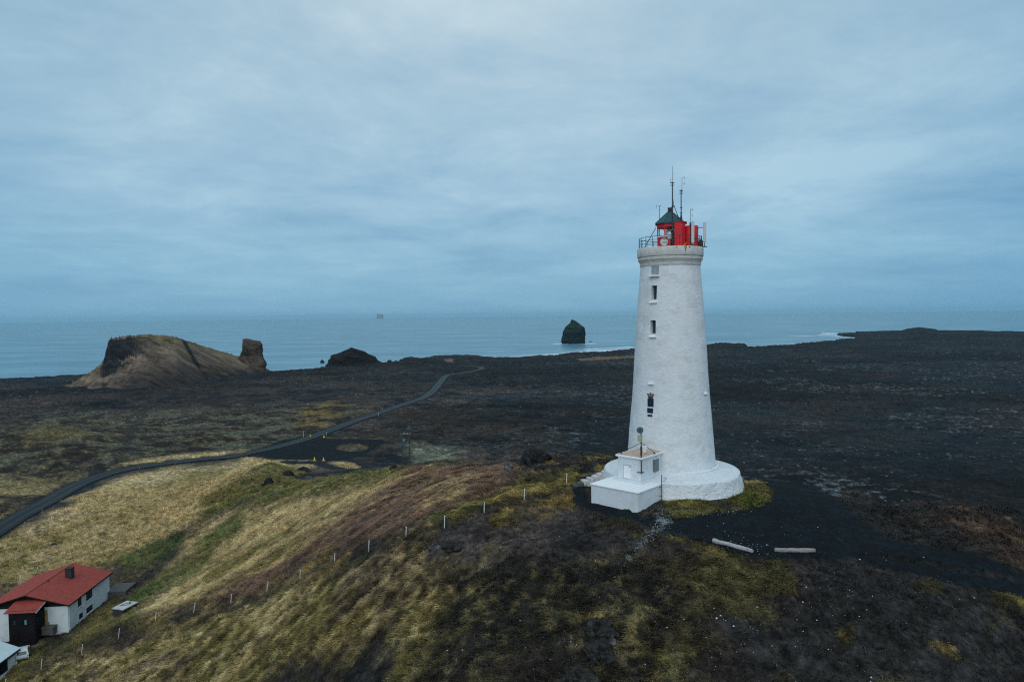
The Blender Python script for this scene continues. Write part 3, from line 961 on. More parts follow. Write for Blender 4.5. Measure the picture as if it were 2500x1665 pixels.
# ------------------------------------------------------------------ the ground
def build_ground():
    th = np.concatenate([np.linspace(-math.pi, -.75, 46)[:-1], np.linspace(-.75, .75, 1081), np.linspace(.75, math.pi, 46)[1:]])
    rr = [5.0]
    while rr[-1] < 2700:
        r = rr[-1]
        k = np.interp(r, [6, 30, 38, 170, 300, 700, 2500], [.03, .015, .0034, .0038, .0046, .0075, .010])
        rr.append(r * (1 + k))
    rr = np.array(rr)
    TH, RR = np.meshgrid(th, rr)
    X, Y = RR * np.sin(TH), RR * np.cos(TH)
    mk = masks(X, Y)
    Z = height(X, Y, mk)
    rd = mk[4]
    Z = Z - 0.16 * (1 - sstep(3.4, 4.6, rd))
    col, grass = cover(X, Y, Z, mk)
    nr, nc = X.shape
    V = np.stack([X, Y, Z], -1).reshape(-1, 3)
    C = col.reshape(-1, 3)
    i = np.arange(nr - 1)[:, None] * nc + np.arange(nc - 1)[None]
    Q = np.stack([i, i + 1, i + nc + 1, i + nc], -1).reshape(-1, 4)[:, ::-1]
    # winding: make normals point up
    fm = lambda a: a.ravel()[Q].mean(1)
    fr = fm(RR)
    deep = (Z.ravel()[Q].max(1) < SEA - 4)
    drive, park, trk = fm(mk[0]) > .5, fm(mk[2]) > .5, fm(mk[3]) > .5
    sets = [("gravel_drive", drive, M_GRAVEL), ("parking_lot", park & ~drive, M_GRAVEL), ("track", trk & ~park & ~drive, M_TRACK)]
    rest = ~(drive | park | trk) & ~deep
    sets.append(("ground", rest, M_GROUND))
    for name, sel, mt in sets:
        q = Q[sel]
        ids, inv = np.unique(q, return_inverse=True)
        o = np_mesh(name, V[ids], quads=inv.reshape(-1, 4), mat=mt, attrs={"col": C[ids]})
        tag(o, kind="structure")
    return th, rr, X, Y, Z, col, grass


TH_, RR_, GX, GY, GZ_, GC, GG = build_ground()


# ------------------------------------------------------------------ grass on the hill (nobody could count it)
def build_grass(count=800000):
    nr, nc = GX.shape
    lo, hi = np.searchsorted(RR_, 36), np.searchsorted(RR_, 230)
    c0, c1 = np.searchsorted(TH_, -.74), np.searchsorted(TH_, .74)
    fi = rng.uniform(lo, hi - 1, count * 3); fj = rng.uniform(c0, c1 - 1, count * 3)
    i, j = fi.astype(int), fj.astype(int)
    keep = rng.random(len(i)) < GG[i, j]
    i, j, fi, fj = i[keep][:count], j[keep][:count], fi[keep][:count], fj[keep][:count]
    u, v = fi - i, fj - j

    def bil(A):
        if A.ndim == 3:
            u_, v_ = u[:, None], v[:, None]
        else:
            u_, v_ = u, v
        return A[i, j] * (1 - u_) * (1 - v_) + A[i + 1, j] * u_ * (1 - v_) + A[i, j + 1] * (1 - u_) * v_ + A[i + 1, j + 1] * u_ * v_
    x, y, z, c = bil(GX), bil(GY), bil(GZ_), bil(GC)
    ok = np.hypot(x - TOWER.x, y - TOWER.y) > 7.4
    # keep clear of the house, shed and annex footprints
    for bx, by, hw, hd, rz in CLEAR:
        dx, dy = x - bx, y - by
        lx, ly = dx * math.cos(-rz) - dy * math.sin(-rz), dx * math.sin(-rz) + dy * math.cos(-rz)
        ok &= ~((np.abs(lx) < hw) & (np.abs(ly) < hd))
    x, y, z, c = x[ok], y[ok], z[ok], c[ok]
    k = len(x)
    r = np.hypot(x, y)
    # windswept: lean downhill and to the left with clumped wandering
    ang = math.pi * 1.12 + (fbm(x / 1.6, y / 1.6, 3, 81) - .5) * 4.0 + rng.normal(0, .6, k)
    ln = rng.uniform(.22, .62, k) * np.interp(r, [40, 90, 200], [.8, 1.0, 1.35]) * (.6 + .8 * fbm(x / 2, y / 2, 3, 83))
    w = rng.uniform(.018, .042, k) * np.interp(r, [40, 90, 200], [.9, 1.3, 2.4])
    up = rng.uniform(.28, .75, k)
    dx, dy = np.cos(ang), np.sin(ang)
    px, py = -dy, dx
    base = np.stack([x, y, z - .02], -1)
    a = base + np.stack([px * w, py * w, 0 * w], -1)
    b = base - np.stack([px * w, py * w, 0 * w], -1)
    mid = base + np.stack([dx * ln * .35, dy * ln * .35, ln * up * .75], -1)
    tip = base + np.stack([dx * ln, dy * ln, ln * up * .8], -1)
    m1 = mid + np.stack([px * w * .7, py * w * .7, 0 * w], -1)
    m2 = mid - np.stack([px * w * .7, py * w * .7, 0 * w], -1)
    V = np.stack([a, b, m2, m1, tip], 1).reshape(-1, 3)
    s = np.arange(k)[:, None] * 5
    Qd = s + np.array([[0, 1, 2, 3]])
    Td = s + np.array([[3, 2, 4]])
    jit = rng.uniform(.85, 1.70, (k, 1)) * np.array([[1.0, .98, .9]]) * (1 + rng.normal(0, .06, (k, 3)))
    cc = np.repeat(np.clip(c * jit, .004, .75), 5, axis=0)
    m = bpy.data.materials.new("grass_blades"); m.use_nodes = True
    t = m.node_tree; bs = t.nodes["Principled BSDF"]
    val(bs, "Roughness", .85); val(bs, "Specular IOR Level", .15)
    at = N(t, "ShaderNodeAttribute"); at.attribute_name = "col"
    t.links.new(at.outputs["Color"], bs.inputs["Base Color"])
    o = np_mesh("grass", V, quads=Qd, tris=Td, mat=m, attrs={"col": cc}, smooth=False)
    tag(o, "windswept tan and olive grass covering the hillside and field", "grass", kind="stuff")


# pale pebbles strewn over the bare hilltop
def octs(pos, size, sq):
    k = len(pos)
    d = np.array([[1, 0, 0], [-1, 0, 0], [0, 1, 0], [0, -1, 0], [0, 0, 1], [0, 0, -1]], float)
    V = d[None] * size[:, None, None] * (1 + rng.normal(0, .25, (k, 6, 1)))
    V[:, :, 2] *= sq
    a = rng.uniform(0, 6.28, k)
    ca, sa = np.cos(a)[:, None], np.sin(a)[:, None]
    V = np.stack([V[..., 0] * ca - V[..., 1] * sa, V[..., 0] * sa + V[..., 1] * ca, V[..., 2]], -1) + pos[:, None, :]
    f = np.array([[0, 2, 4], [2, 1, 4], [1, 3, 4], [3, 0, 4], [2, 0, 5], [1, 2, 5], [3, 1, 5], [0, 3, 5]])
    return V.reshape(-1, 3), (np.arange(k)[:, None, None] * 6 + f[None]).reshape(-1, 3)


def build_pebbles():
    pts, sz = [], []
    for _ in range(900):
        px, py = random.gauss(1700, 330), random.gauss(1480, 110)
        if not (1080 < px < 2450 and 1270 < py < 1665): continue
        pts.append((px, py)); sz.append(min(.075, .010 + random.expovariate(1 / .011)))
    for _ in range(120):
        px, py = random.gauss(1800, 70), random.gauss(1342, 22)
        pts.append((px, py)); sz.append(random.uniform(.012, .035))
    for px, py, s in ((1849, 1478, .11), (1591, 1486, .10), (1628, 1538, .11), (1749, 1513, .12), (1791, 1523, .11), (1513, 1468, .10), (1482, 1549, .08), (1686, 1499, .09),
                      (1960, 1471, .09), (1994, 1506, .08), (1343, 1598, .09), (1092, 1595, .10), (1222, 1338, .10), (1270, 1502, .08), (1365, 1308, .09)):
        pts.append((px, py)); sz.append(s * .8)
    sp = np.array(SPILL)
    world_pts = []
    for px, py in pts:
        p = G(px, py)
        world_pts.append((p.x, p.y))
    for _ in range(420):
        q = sp[random.randrange(len(sp))]
        world_pts.append((q[0] + random.gauss(0, .4), q[1] + random.gauss(0, .5))); sz.append(random.uniform(.012, .04))
    for px, py, w_, h_, k_ in ((1690, 1250, 45, 5, 150), (1760, 1248, 25, 4, 40), (1640, 1246, 30, 6, 60)):
        for _ in range(k_):
            p = G(random.gauss(px, w_), random.gauss(py, h_)); world_pts.append((p.x, p.y)); sz.append(random.uniform(.015, .045))
    wp = np.array(world_pts)
    ok = np.hypot(wp[:, 0] - TOWER.x, wp[:, 1] - TOWER.y) > 7.6
    wp, szz = wp[ok], np.array(sz)[ok]
    z = height(wp[:, 0], wp[:, 1])
    V, F = octs(np.stack([wp[:, 0], wp[:, 1], z + szz * .35], -1), szz, .7)
    m = pmat("pale_pebble", (.55, .58, .60), .85, .25, 1.2, spec=.2)
    o = np_mesh("pebbles", V, tris=F, mat=m, smooth=False)
    tag(o, "scattered pale pebbles on the bare dark hilltop", "pebbles", kind="stuff")


# ------------------------------------------------------------------ road ribbon
def build_road():
    pts = smooth_line(ROAD, 3)
    # resample evenly
    seg = np.hypot(*np.diff(pts, axis=0).T); s = np.concatenate([[0], np.cumsum(seg)])
    S = np.arange(0, s[-1], 1.5)
    P_ = np.stack([np.interp(S, s, pts[:, 0]), np.interp(S, s, pts[:, 1])], -1)
    t = np.gradient(P_, axis=0); t /= np.linalg.norm(t, axis=1)[:, None]
    nrm = np.stack([-t[:, 1], t[:, 0]], -1)
    zc = hbase(P_[:, 0], P_[:, 1])
    zc = np.convolve(np.pad(zc, 6, 'edge'), np.ones(13) / 13, 'valid')
    offs = np.linspace(-3.1, 3.1, 23)
    w = 1 + .05 * (fbm(S / 6, S * 0, 2, 5) - .5)
    V, C = [], []
    for o_ in offs:
        q = P_ + nrm * (o_ * w)[:, None]
        z = hbase(q[:, 0], q[:, 1])
        crown = .10 * (1 - (o_ / 3.1) ** 2) + .03
        V.append(np.stack([q[:, 0], q[:, 1], np.maximum(z, zc) * .5 + z * .5 + crown], -1))
        rut = max(math.exp(-((abs(o_) - 1.35) / .55) ** 2), .0)
        g = fbm(S / 9, S * 0 + o_ * 1.3, 3, 6)
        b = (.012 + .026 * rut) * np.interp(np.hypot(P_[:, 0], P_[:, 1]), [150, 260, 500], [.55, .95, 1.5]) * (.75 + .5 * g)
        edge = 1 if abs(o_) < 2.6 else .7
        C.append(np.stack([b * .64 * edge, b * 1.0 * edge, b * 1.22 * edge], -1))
    V = np.stack(V, 1); C = np.stack(C, 1)
    k, m_ = V.shape[:2]
    i = np.arange(k - 1)[:, None] * m_ + np.arange(m_ - 1)[None]
    Q = np.stack([i, i + 1, i + m_ + 1, i + m_], -1).reshape(-1, 4)
    m = ground_mat("road_gravel", .02, 8.0, .75)
    val(m.node_tree.nodes["Principled BSDF"], "Specular IOR Level", .25)
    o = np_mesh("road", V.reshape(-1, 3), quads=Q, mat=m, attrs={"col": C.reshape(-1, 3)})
    tag(o, kind="structure")


build_road()


# ------------------------------------------------------------------ sea
def build_sea():
    th = np.concatenate([np.linspace(-math.pi, -.75, 30)[:-1], np.linspace(-.75, .75, 901), np.linspace(.75, math.pi, 30)[1:]])
    rr = np.concatenate([np.exp(np.linspace(math.log(500), math.log(3200), 420)), np.exp(np.linspace(math.log(3230), math.log(70000), 90))])
    TH, RR = np.meshgrid(th, rr)
    X, Y = RR * np.sin(TH), RR * np.cos(TH)
    l, off, prom = land(X, Y)
    Z = np.full(X.shape, SEA) + .5 * (fbm(X / 30, Y / 12, 3, 21) - .5) * (RR < 3200)
    px = 1250 + FPX * np.tan(TH)              # bearing in old picture columns, for where the surf breaks
    brk = np.interp(px, [0, 600, 930, 945, 975, 1000, 1140, 1165, 1190, 1230, 1300, 1560, 1700, 1900, 2000, 2040, 2088, 2200],
                    [.12, .1, .2, .9, .6, .15, .3, .9, .6, .5, .8, 1.0, .6, .5, .6, .8, 1, .2])
    nz = fbm(X / 16, Y / 9, 4, 22)
    rc_ = RR - off
    off = np.where((off > -8) & (RR < 2300), RR - 1.075 * rc_, off)
    foam = brk * np.exp(-np.maximum(off, 0) / 20) * sstep(.36, .56, nz)
    # two lines of breakers off the beach
    b1 = np.exp(-((off - 22 - 16 * (fbm(TH * 60, TH * 0, 3, 23) - .5)) / 20) ** 2) * np.interp(px, [1230, 1290, 1400, 1560, 1640], [0, .6, .9, 1, 0]) * sstep(.22, .40, nz)
    b2 = np.exp(-((off - 92 - 36 * (fbm(TH * 50, TH * 0 + 9, 3, 24) - .5)) / 16) ** 2) * np.interp(px, [1390, 1430, 1480, 1560, 1640], [0, .8, 1, 1, 0]) * sstep(.38, .50, nz)
    # surf inside the cove and along the point
    r1 = np.interp(TH, PRO_T, PRO_R)
    b3 = np.exp(-np.maximum(r1 - RR, 0) / 30) * ((TH > PRO_T[0] - .004) & (TH < T_COVE) & (RR < r1 + 20)) * sstep(.36, .52, nz)
    b4 = np.exp(-((RR - 1985 - 90 * (fbm(TH * 40, TH * 0 + 4, 3, 27) - .5)) / 26) ** 2) * np.interp(px, [1915, 1935, 1975, 1995], [0, .7, .8, 0]) * sstep(.40, .56, nz)
    q = at_z(1401, 839, SEA)
    ds = np.hypot((X - q.x) / 42, (Y - q.y) / 34)
    b5 = np.exp(-((ds - .95) / .2) ** 2) * sstep(.36, .52, nz)
    foam = np.clip(np.maximum.reduce([foam, b1, b2, b3, b4, b5]), 0, 1) * (off > -60)
    V = np.stack([X, Y, Z], -1).reshape(-1, 3)
    nr, nc = X.shape
    i = np.arange(nr - 1)[:, None] * nc + np.arange(nc - 1)[None]
    Q = np.stack([i, i + 1, i + nc + 1, i + nc], -1).reshape(-1, 4)[:, ::-1]
    m = bpy.data.materials.new("sea_water"); m.use_nodes = True
    t = m.node_tree; b = t.nodes["Principled BSDF"]
    val(b, "Roughness", .32); val(b, "IOR", 1.33); val(b, "Specular IOR Level", .45)
    tc = N(t, "ShaderNodeTexCoord")
    mp = N(t, "ShaderNodeMapping"); mp.inputs["Scale"].default_value = (.0028, .0085, 1)
    t.links.new(tc.outputs["Object"], mp.inputs[0])
    n1 = N(t, "ShaderNodeTexNoise"); val(n1, "Scale", 1.0); val(n1, "Detail", 9.0); val(n1, "Roughness", .62)
    t.links.new(mp.outputs[0], n1.inputs["Vector"])
    c = ramp(t, n1.outputs[0], [(.36, (.040, .165, .250)), (.48, (.062, .205, .300)), (.62, (.115, .280, .375))])
    mp2 = N(t, "ShaderNodeMapping"); mp2.inputs["Scale"].default_value = (.018, .07, 1)
    t.links.new(tc.outputs["Object"], mp2.inputs[0])
    n2 = N(t, "ShaderNodeTexNoise"); val(n2, "Scale", 1.0); val(n2, "Detail", 6.0); val(n2, "Roughness", .6)
    t.links.new(mp2.outputs[0], n2.inputs["Vector"])
    f2 = ramp(t, n2.outputs[0], [(.32, (.74,) * 3), (.5, (1.0,) * 3), (.68, (1.32,) * 3)])
    c = mixc(t, 1.0, c, f2, 'MULTIPLY')
    at = N(t, "ShaderNodeAttribute"); at.attribute_name = "foam"
    c = mixc(t, at.outputs["Fac"], c, (.78, .84, .87))
    t.links.new(c, b.inputs["Base Color"])
    bp = N(t, "ShaderNodeBump"); val(bp, "Strength", .5); val(bp, "Distance", 1.2)
    t.links.new(n2.outputs[0], bp.inputs["Height"])
    t.links.new(bp.outputs[0], b.inputs["Normal"])
    o = np_mesh("sea", V, quads=Q, mat=m, attrs={"foam": foam.ravel()})
    tag(o, kind="structure")


build_sea()


# ------------------------------------------------------------------ rocks
def rock_loft(name, rows, r, mat, label, cat, depth=.8, n=40, rough=.12, seed=1, group=None, kind=None, fscale=None, sink=3.0, rugged=1.0):
    """closed rock from its outline: rows of (py, left px, right px), top to bottom, standing at distance r"""
    if r is None:                          # foot in the water
        _b = at_z((rows[-1][1] + rows[-1][2]) / 2, rows[-1][0], SEA)
        r = math.hypot(_b.x, _b.y)
    base = at_r((rows[-1][1] + rows[-1][2]) / 2, rows[-1][0], r)
    away = Vector((base.x, base.y, 0)).normalized()
    right = Vector((away.y, -away.x, 0))
    # densify rows
    ys = [q[0] for q in rows]
    k = max(18, len(rows) * 5)
    yy = np.linspace(ys[0], ys[-1], k)
    Ls, Rs = np.interp(yy, ys, [q[1] for q in rows]), np.interp(yy, ys, [q[2] for q in rows])
    W = max(Rs - Ls) * r / FPX * .95
    sc = fscale or W * .22
    V = []
    for q in range(k):
        a, b = at_r(Ls[q], yy[q], r), at_r(Rs[q], yy[q], r)
        c = (a + b) / 2
        hw = (b - a).length / 2
        hd = max(hw * depth, min(hw, W * .12))
        for j in range(n):
            t = 2 * math.pi * j / n
            ct, st = math.cos(t), math.sin(t)
            ct, st = math.copysign(abs(ct) ** .85, ct), math.copysign(abs(st) ** .85, st)
            p = c + right * (ct * hw) + away * (st * hd)
            V.append([p.x, p.y, p.z])
    for q in range(2):                     # skirt below the ground or water line
        V += [[v[0], v[1], v[2] - sink * (q + 1)] for v in V[(k - 1) * n:k * n]]
    V = np.array(V)
    kk = k + 2
    C = V.mean(0)
    ph = seed * 13.7
    d1 = fbm(V[:, 0] / sc + ph + V[:, 2] / sc * .6, V[:, 1] / sc + V[:, 2] / sc * .8, 4, seed, .6) - .5
    d2 = fbm((V[:, 0] + V[:, 1]) / sc * .5 + ph, V[:, 2] / sc * 2.2, 4, seed + 5, .6) - .5
    dirv = V - np.array([C[0], C[1], 0]) * [1, 1, 0] - np.array([0, 0, 0])
    dirv[:, 2] = 0
    nl = np.linalg.norm(dirv, axis=1, keepdims=True) + 1e-6
    V = V + dirv / nl * ((d1 * rough * 1.3 + d2 * rough) * W * rugged)[:, None] * np.minimum(1, nl / (W * .15))
    V[:, 2] += d1 * rough * W * .25
    org = np.array([base.x, base.y, base.z])
    Q = []
    for q in range(kk - 1):
        for j in range(n):
            Q.append((q * n + j, (q + 1) * n + j, (q + 1) * n + (j + 1) % n, q * n + (j + 1) % n))
    top = V[:n].mean(0)
    V = np.concatenate([V, top[None]], 0)
    T = [(len(V) - 1, j, (j + 1) % n) for j in range(n)]
    o = np_mesh(name, V - org, quads=np.array(Q), tris=np.array(T), mat=mat, smooth=True)
    o.data.set_sharp_from_angle(angle=R(38))
    o.location = org
    tag(o, label, cat, group, kind)
    return o


rock_loft("sea_stack", [(780.5, 1395.5, 1399), (785.5, 1393, 1408), (789, 1391, 1413), (792, 1388, 1417), (795.7, 1384, 1421), (799.5, 1380, 1426.5), (804.7, 1377, 1428.5),
                        (810, 1373, 1429), (816, 1373.5, 1429.5), (824, 1372, 1428), (833, 1369, 1428), (839, 1373, 1429)], None, M_STACK,
          "tall dark sea stack with pointed top standing in the water", "sea stack", .85, 84, .030, 3, fscale=7.0)
rock_loft("sea_rock", [(833, 1440, 1443), (835, 1437, 1447)], None, M_STACK, "low black rock awash just right of the tall sea stack", "rock", .8, 16, .15, 4)
rock_loft("sea_rock", [(878.5, 785, 788), (882, 782, 791), (886, 781, 793)], None, M_STACK, "small dark rock alone in the water left of the dark mound", "rock", .8, 20, .18, 5)
rock_loft("shore_rock", [(879, 947, 955), (884, 945, 956), (890, 944, 957)], 945, M_STACK, "small square black rock at the shore right of the dark mound", "rock", .8, 20, .14, 6)
rock_loft("sea_rock", [(880.5, 965, 969), (883, 960, 972)], None, M_STACK, "flat black rock in white surf right of the dark mound", "rock", .8, 16, .16, 16)
rock_loft("dark_mound", [(848, 856, 859), (851, 852, 865), (856, 838, 880), (861, 822, 894), (868, 809, 906), (879, 803, 922), (889, 799, 936), (899, 795, 946)], 872, M_MOUND,
          None, None, .7, 72, .09, 7, kind="structure").name = "mound_hill"
rock_loft("rock_pillar", [(826.5, 594, 603), (828.8, 592, 613), (833, 591.5, 633), (842, 591, 642), (855, 590, 642), (866, 587, 640), (871, 584, 641), (878, 580, 645), (885, 577, 651),
                          (891, 574, 652), (897, 572, 648), (904, 570, 650), (911, 568, 651)], 778, M_PILLAR, "brown block of rock standing upright at the end of the tan headland", "rock", .85, 64, .06, 8, fscale=11.0)
rock_loft("far_island", [(766.5, 920, 928), (767.5, 920, 934), (769, 920, 936), (776, 920, 936)], 40000, M_ISLE, "faint flat-topped island on the horizon", "island", .7, 24, .02, 9, sink=60)


# the tan headland
def build_headland():
    prof = [(148, 948, 949, 0, 575), (170, 938, 951, 0, 588), (200, 920, 953, 0, 605), (230, 901, 955, .1, 625), (246, 889, 956, .4, 640), (252, 876, 956, .8, 646), (258, 858, 956, 1, 650),
            (264, 832, 955, 1, 655), (270, 826, 955, 1, 658), (299, 820.5, 953, .85, 668), (330, 817.5, 951, .55, 676), (364, 815.5, 948, .28, 684), (402, 818, 943, .10, 694), (430, 822, 940, 0, 702),
            (451, 828, 936, 0, 707), (490, 842, 931, 0, 718), (520, 853, 927, 0, 724), (560, 863, 922, 0, 734), (593, 872, 918, 0, 742), (630, 886, 914, 0, 750), (660, 906, 911, 0, 756)]
    pa = np.array(prof)
    xs = np.concatenate([np.linspace(148, 240, 36)[:-1], np.linspace(240, 300, 60)[:-1], np.linspace(300, 660, 150)])
    ty = [np.interp(xs, pa[:, 0], pa[:, q]) for q in range(1, 5)]
    nt_ = 90
    V = []
    C = []
    tt = np.linspace(0, 1, nt_)
    for a, x in enumerate(xs):
        cy, by, cl, rc = ty[0][a], ty[1][a], ty[2][a], ty[3][a]
        F = G(x, by)
        rc = rc * math.hypot(1, (x - 1250) / FPX)
        Cr = at_r(x, cy, rc)
        away = Vector((Cr.x, Cr.y, 0)).normalized()
        rf = math.hypot(F.x, F.y)
        zf = F.z - 1.5
        H = Cr.z - zf
        for t in tt:
            if t <= .7:
                u = t / .7
                # plain slope, or scree below a cliff band below a rounded top
                hs = 1 - (1 - u) ** 1.55
                hc = np.interp(u, [0, .55, .62, .70, 1], [0, .36, .52, .86, 1])
                h = hs * (1 - cl) + hc * cl
                r = rf + (rc - rf) * u
                z = zf + H * h
            else:
                u = (t - .7) / .3
                r = rc + 75 * u
                z = Cr.z - (Cr.z + 48) * u ** 1.35
            V.append((away.x * r, away.y * r, z))
    V = np.array(V)
    na = len(xs)
    X, Y, Z = V.T
    d = (fbm(X / 15 + Z / 11, Y / 30 + Z / 9, 5, 101, .6) - .5) * 4.5 + (fbm(X / 5, Y / 5 + Z / 4, 4, 102, .6) - .5) * 2.0
    tfull = np.tile(tt, na); clf = np.repeat(ty[2], nt_); xf = np.repeat(xs, nt_)
    u_ = tfull / .7
    V[:, 2] += 0
    jag = (fbm(xf / 3.2, xf * 0, 4, 115, .65) - .5) * 4.5 * (1 - sstep(300, 380, xf)) * sstep(240, 262, xf) + (fbm(xf / 5, xf * 0, 3, 116) - .5) * 2.0
    Z = Z + jag * sstep(.5, .68, tfull)
    crag = np.clip(clf * 1.4, 0, 1) * sstep(.42, .56, u_) * (1 - sstep(.80, .95, u_))
    rid = 1 - np.abs(fbm(xf / 5.5 + Z / 40, Z / 9, 4, 111, .6) * 2 - 1) * 2.5
    ledge = (fbm(Z / 3.2, xf / 60, 3, 112, .6) - .5)
    d = d + crag * (rid * 2.6 + ledge * 8)
    damp = sstep(0, .06, tfull)
    edge = sstep(148, 175, xf) * (1 - sstep(645, 660, xf))
    Z2 = Z + d * .5 * damp * np.where(tfull > .6, .45, 1) * edge
    away = np.stack([X, Y], -1) / np.hypot(X, Y)[:, None]
    V2 = np.stack([X + away[:, 0] * d * .6 * damp * edge, Y + away[:, 1] * d * .6 * damp * edge, Z2], -1)
    # colour: dry brown turf, dark rock in the cliff band, a dark gully
    u = tfull / .7
    n8 = fbm(X / 14 + Z / 9, Y / 14, 4, 103); n3 = fbm(X / 4 + Z / 3, Y / 4, 4, 104)
    c = lambda *v: np.array(v)[None]
    mix = lambda a, b, t: a + (b - a) * np.clip(t, 0, 1)[:, None]
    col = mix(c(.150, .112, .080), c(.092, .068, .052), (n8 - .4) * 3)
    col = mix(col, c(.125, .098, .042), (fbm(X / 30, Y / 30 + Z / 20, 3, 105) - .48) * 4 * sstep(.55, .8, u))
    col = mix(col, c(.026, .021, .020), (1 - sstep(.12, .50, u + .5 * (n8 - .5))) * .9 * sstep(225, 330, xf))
    rock = np.clip(clf * 1.4, 0, 1) * sstep(.47, .53, u + .45 * (n8 - .5) + .2 * (n3 - .5)) * (1 - sstep(.84, .90, u + .45 * (n8 - .5))) * (xf > 244)
    rock = np.maximum(rock, sstep(.58, .68, n3 * .6 + n8 * .4) * .45 * (u < .75))
    col = mix(col, c(.011, .012, .014), np.clip(rock * 1.1, 0, 1))
    gx = np.interp(u, [0, .2, .5, .8, 1.0], [512, 492, 468, 452, 450])
    gul = np.exp(-((xf - gx - 5 * (n3 - .5)) / 5.5) ** 2) * sstep(.0, .15, u) * (u < 1.02)
    col = mix(col, c(.014, .014, .015), gul * 1.6)
    V2[:, 2] -= gul * 1.8
    g2 = np.exp(-((xf - np.interp(u, [0, .4, 1], [245, 260, 280])) / 8) ** 2) * (u < .35)
    col = mix(col, c(.022, .021, .022), g2 * sstep(.4, .5, n8))
    path = np.exp(-((u - np.interp(xf, [330, 420, 560], [.75, .40, .12])) / .03) ** 2) * (xf > 330) * (xf < 560)
    col = mix(col, c(.15, .12, .09), path * .5 * (u < .42))
    col = mix(col, c(.10, .085, .075), sstep(.01, .0, u) * .0)
    col *= (1 + crag * (np.clip(rid, -1, 1) * .5 + ledge * 1.6))[:, None].clip(.4, 2)
    col *= np.clip(1 + (n3 - .5) * 2.2, .4, 1.8)[:, None]
    i = np.arange(na - 1)[:, None] * nt_ + np.arange(nt_ - 1)[None]
    Q = np.stack([i, i + 1, i + nt_ + 1, i + nt_], -1).reshape(-1, 4)[:, ::-1]
    m = ground_mat("headland_turf", .5, .35)
    no = [q for q in m.node_tree.nodes if q.type == 'TEX_NOISE']
    for q in no:
        q.inputs["Scale"].default_value = .30
        q.inputs["Detail"].default_value = 9.0
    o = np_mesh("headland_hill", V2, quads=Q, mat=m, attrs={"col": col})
    tag(o, kind="structure")


build_headland()


def boulder(name, px, py, wpx, hpx, mat, label, cat="rock", seed=1, group=None, aspect=.8, rough=.22, r=None):
    """free-standing rock whose foot shows at a pixel"""
    g = G(px, py) if r is None else at_r(px, py, r)
    d = math.hypot(g.x, g.y)
    w, h = wpx * d / FPX, hpx * d / FPX
    bm = bmesh.new()
    bmesh.ops.create_icosphere(bm, subdivisions=5, radius=1.0)
    V = np.array([v.co[:] for v in bm.verts])
    ph = seed * 7.3
    e1 = fbm(V[:, 0] * 1.3 + ph, V[:, 1] * 1.3 + V[:, 2] * 1.1, 3, seed) - .5
    e2 = fbm(V[:, 0] * 3.5 + V[:, 2] * 2 + ph, V[:, 1] * 3.5 - V[:, 2] * 2.6, 5, seed + 3, .7) - .5
    e3 = np.abs(fbm(V[:, 0] * 2.2 - V[:, 2] + ph, V[:, 1] * 2.2 + V[:, 2] * 1.7, 3, seed + 9) - .5)
    s = 1 + e1 * rough * 3.0 + e2 * rough * 2.6 - e3 * rough * 2.2
    V = V * s[:, None]
    V[:, 0] *= w * .5; V[:, 1] *= w * .5 * aspect; V[:, 2] = np.where(V[:, 2] > 0, V[:, 2] * h * .92, V[:, 2] * h * .35)
    for v, q in zip(bm.verts, V): v.co = q
    me = bpy.data.meshes.new(name); bm.to_mesh(me); bm.free()
    me.polygons.foreach_set("use_smooth", [True] * len(me.polygons))
    me.set_sharp_from_angle(angle=R(35))
    me.materials.append(mat)
    o = bpy.data.objects.new(name, me); COL.objects.link(o)
    o.location = (g.x, g.y, Zat(g.x, g.y) if r is None else g.z)
    o.rotation_euler = (0, 0, math.atan2(-g.x, g.y))
    return tag(o, label, cat, group)


boulder("boulder", 1242, 1152, 27, 29, M_LICHEN, "round boulder speckled with white lichen on the brown ridge", seed=2, rough=.10, aspect=.9)
boulder("rock_outcrop", 1308, 1126, 70, 36, M_LAVA, "broad black lava outcrop behind the lichen speckled boulder", seed=3, rough=.28)
boulder("boulder", 657, 1182, 22, 19, M_LAVA, "dark angular boulder on the green slope below the car park", seed=4, rough=.16)
boulder("boulder", 643, 1188, 11, 9, M_LAVA, "small dark stone tucked below the angular boulder on the green slope", seed=5, rough=.16)
boulder("rock_outcrop", 703, 1161, 30, 15, M_LAVA, "dark rough rock lump between the boulder and the flat slab", seed=6)
boulder("rock_outcrop", 739, 1150, 33, 11, M_LAVA, "flat dark slab of rock nearest the black track", seed=7, rough=.18)
boulder("rock_outcrop", 962, 1146, 20, 12, M_LAVA, "dark rock at the foot of the power pole", seed=8)
boulder("rock_outcrop", 918, 1146, 16, 7, M_LICHEN, "low grey rock on the lip of the track left of the power pole", seed=9, rough=.2)
boulder("rock_outcrop", 752, 1168, 18, 7, M_LICHEN, "low grey rock at the near end of the black track", seed=10, rough=.2)
boulder("rock_outcrop", 1462, 1543, 74, 34, M_MOSSROCK, "upper grey lava outcrop in the foreground moss", seed=11, rough=.3)
boulder("boulder", 1495, 1560, 21, 15, M_LICHEN, "small pale boulder between the two foreground outcrops", seed=12, rough=.1)
boulder("rock_outcrop", 1470, 1598, 84, 40, M_MOSSROCK, "lower grey lava outcrop with split face in the foreground", seed=13, rough=.3)
boulder("rock_outcrop", 1420, 1650, 90, 32, M_MOSSROCK, "flat mossy lava slab near the bottom edge below the outcrops", seed=14, rough=.25)
boulder("rock_outcrop", 1385, 1672, 40, 26, M_MOSSROCK, "knobbly lava rock cut by the bottom edge of the photo", seed=15, rough=.25)
boulder("boulder", 132, 1332, 11, 6, M_LAVA, "lone dark stone lying in the tan field behind the red-roofed house", seed=17, rough=.15)
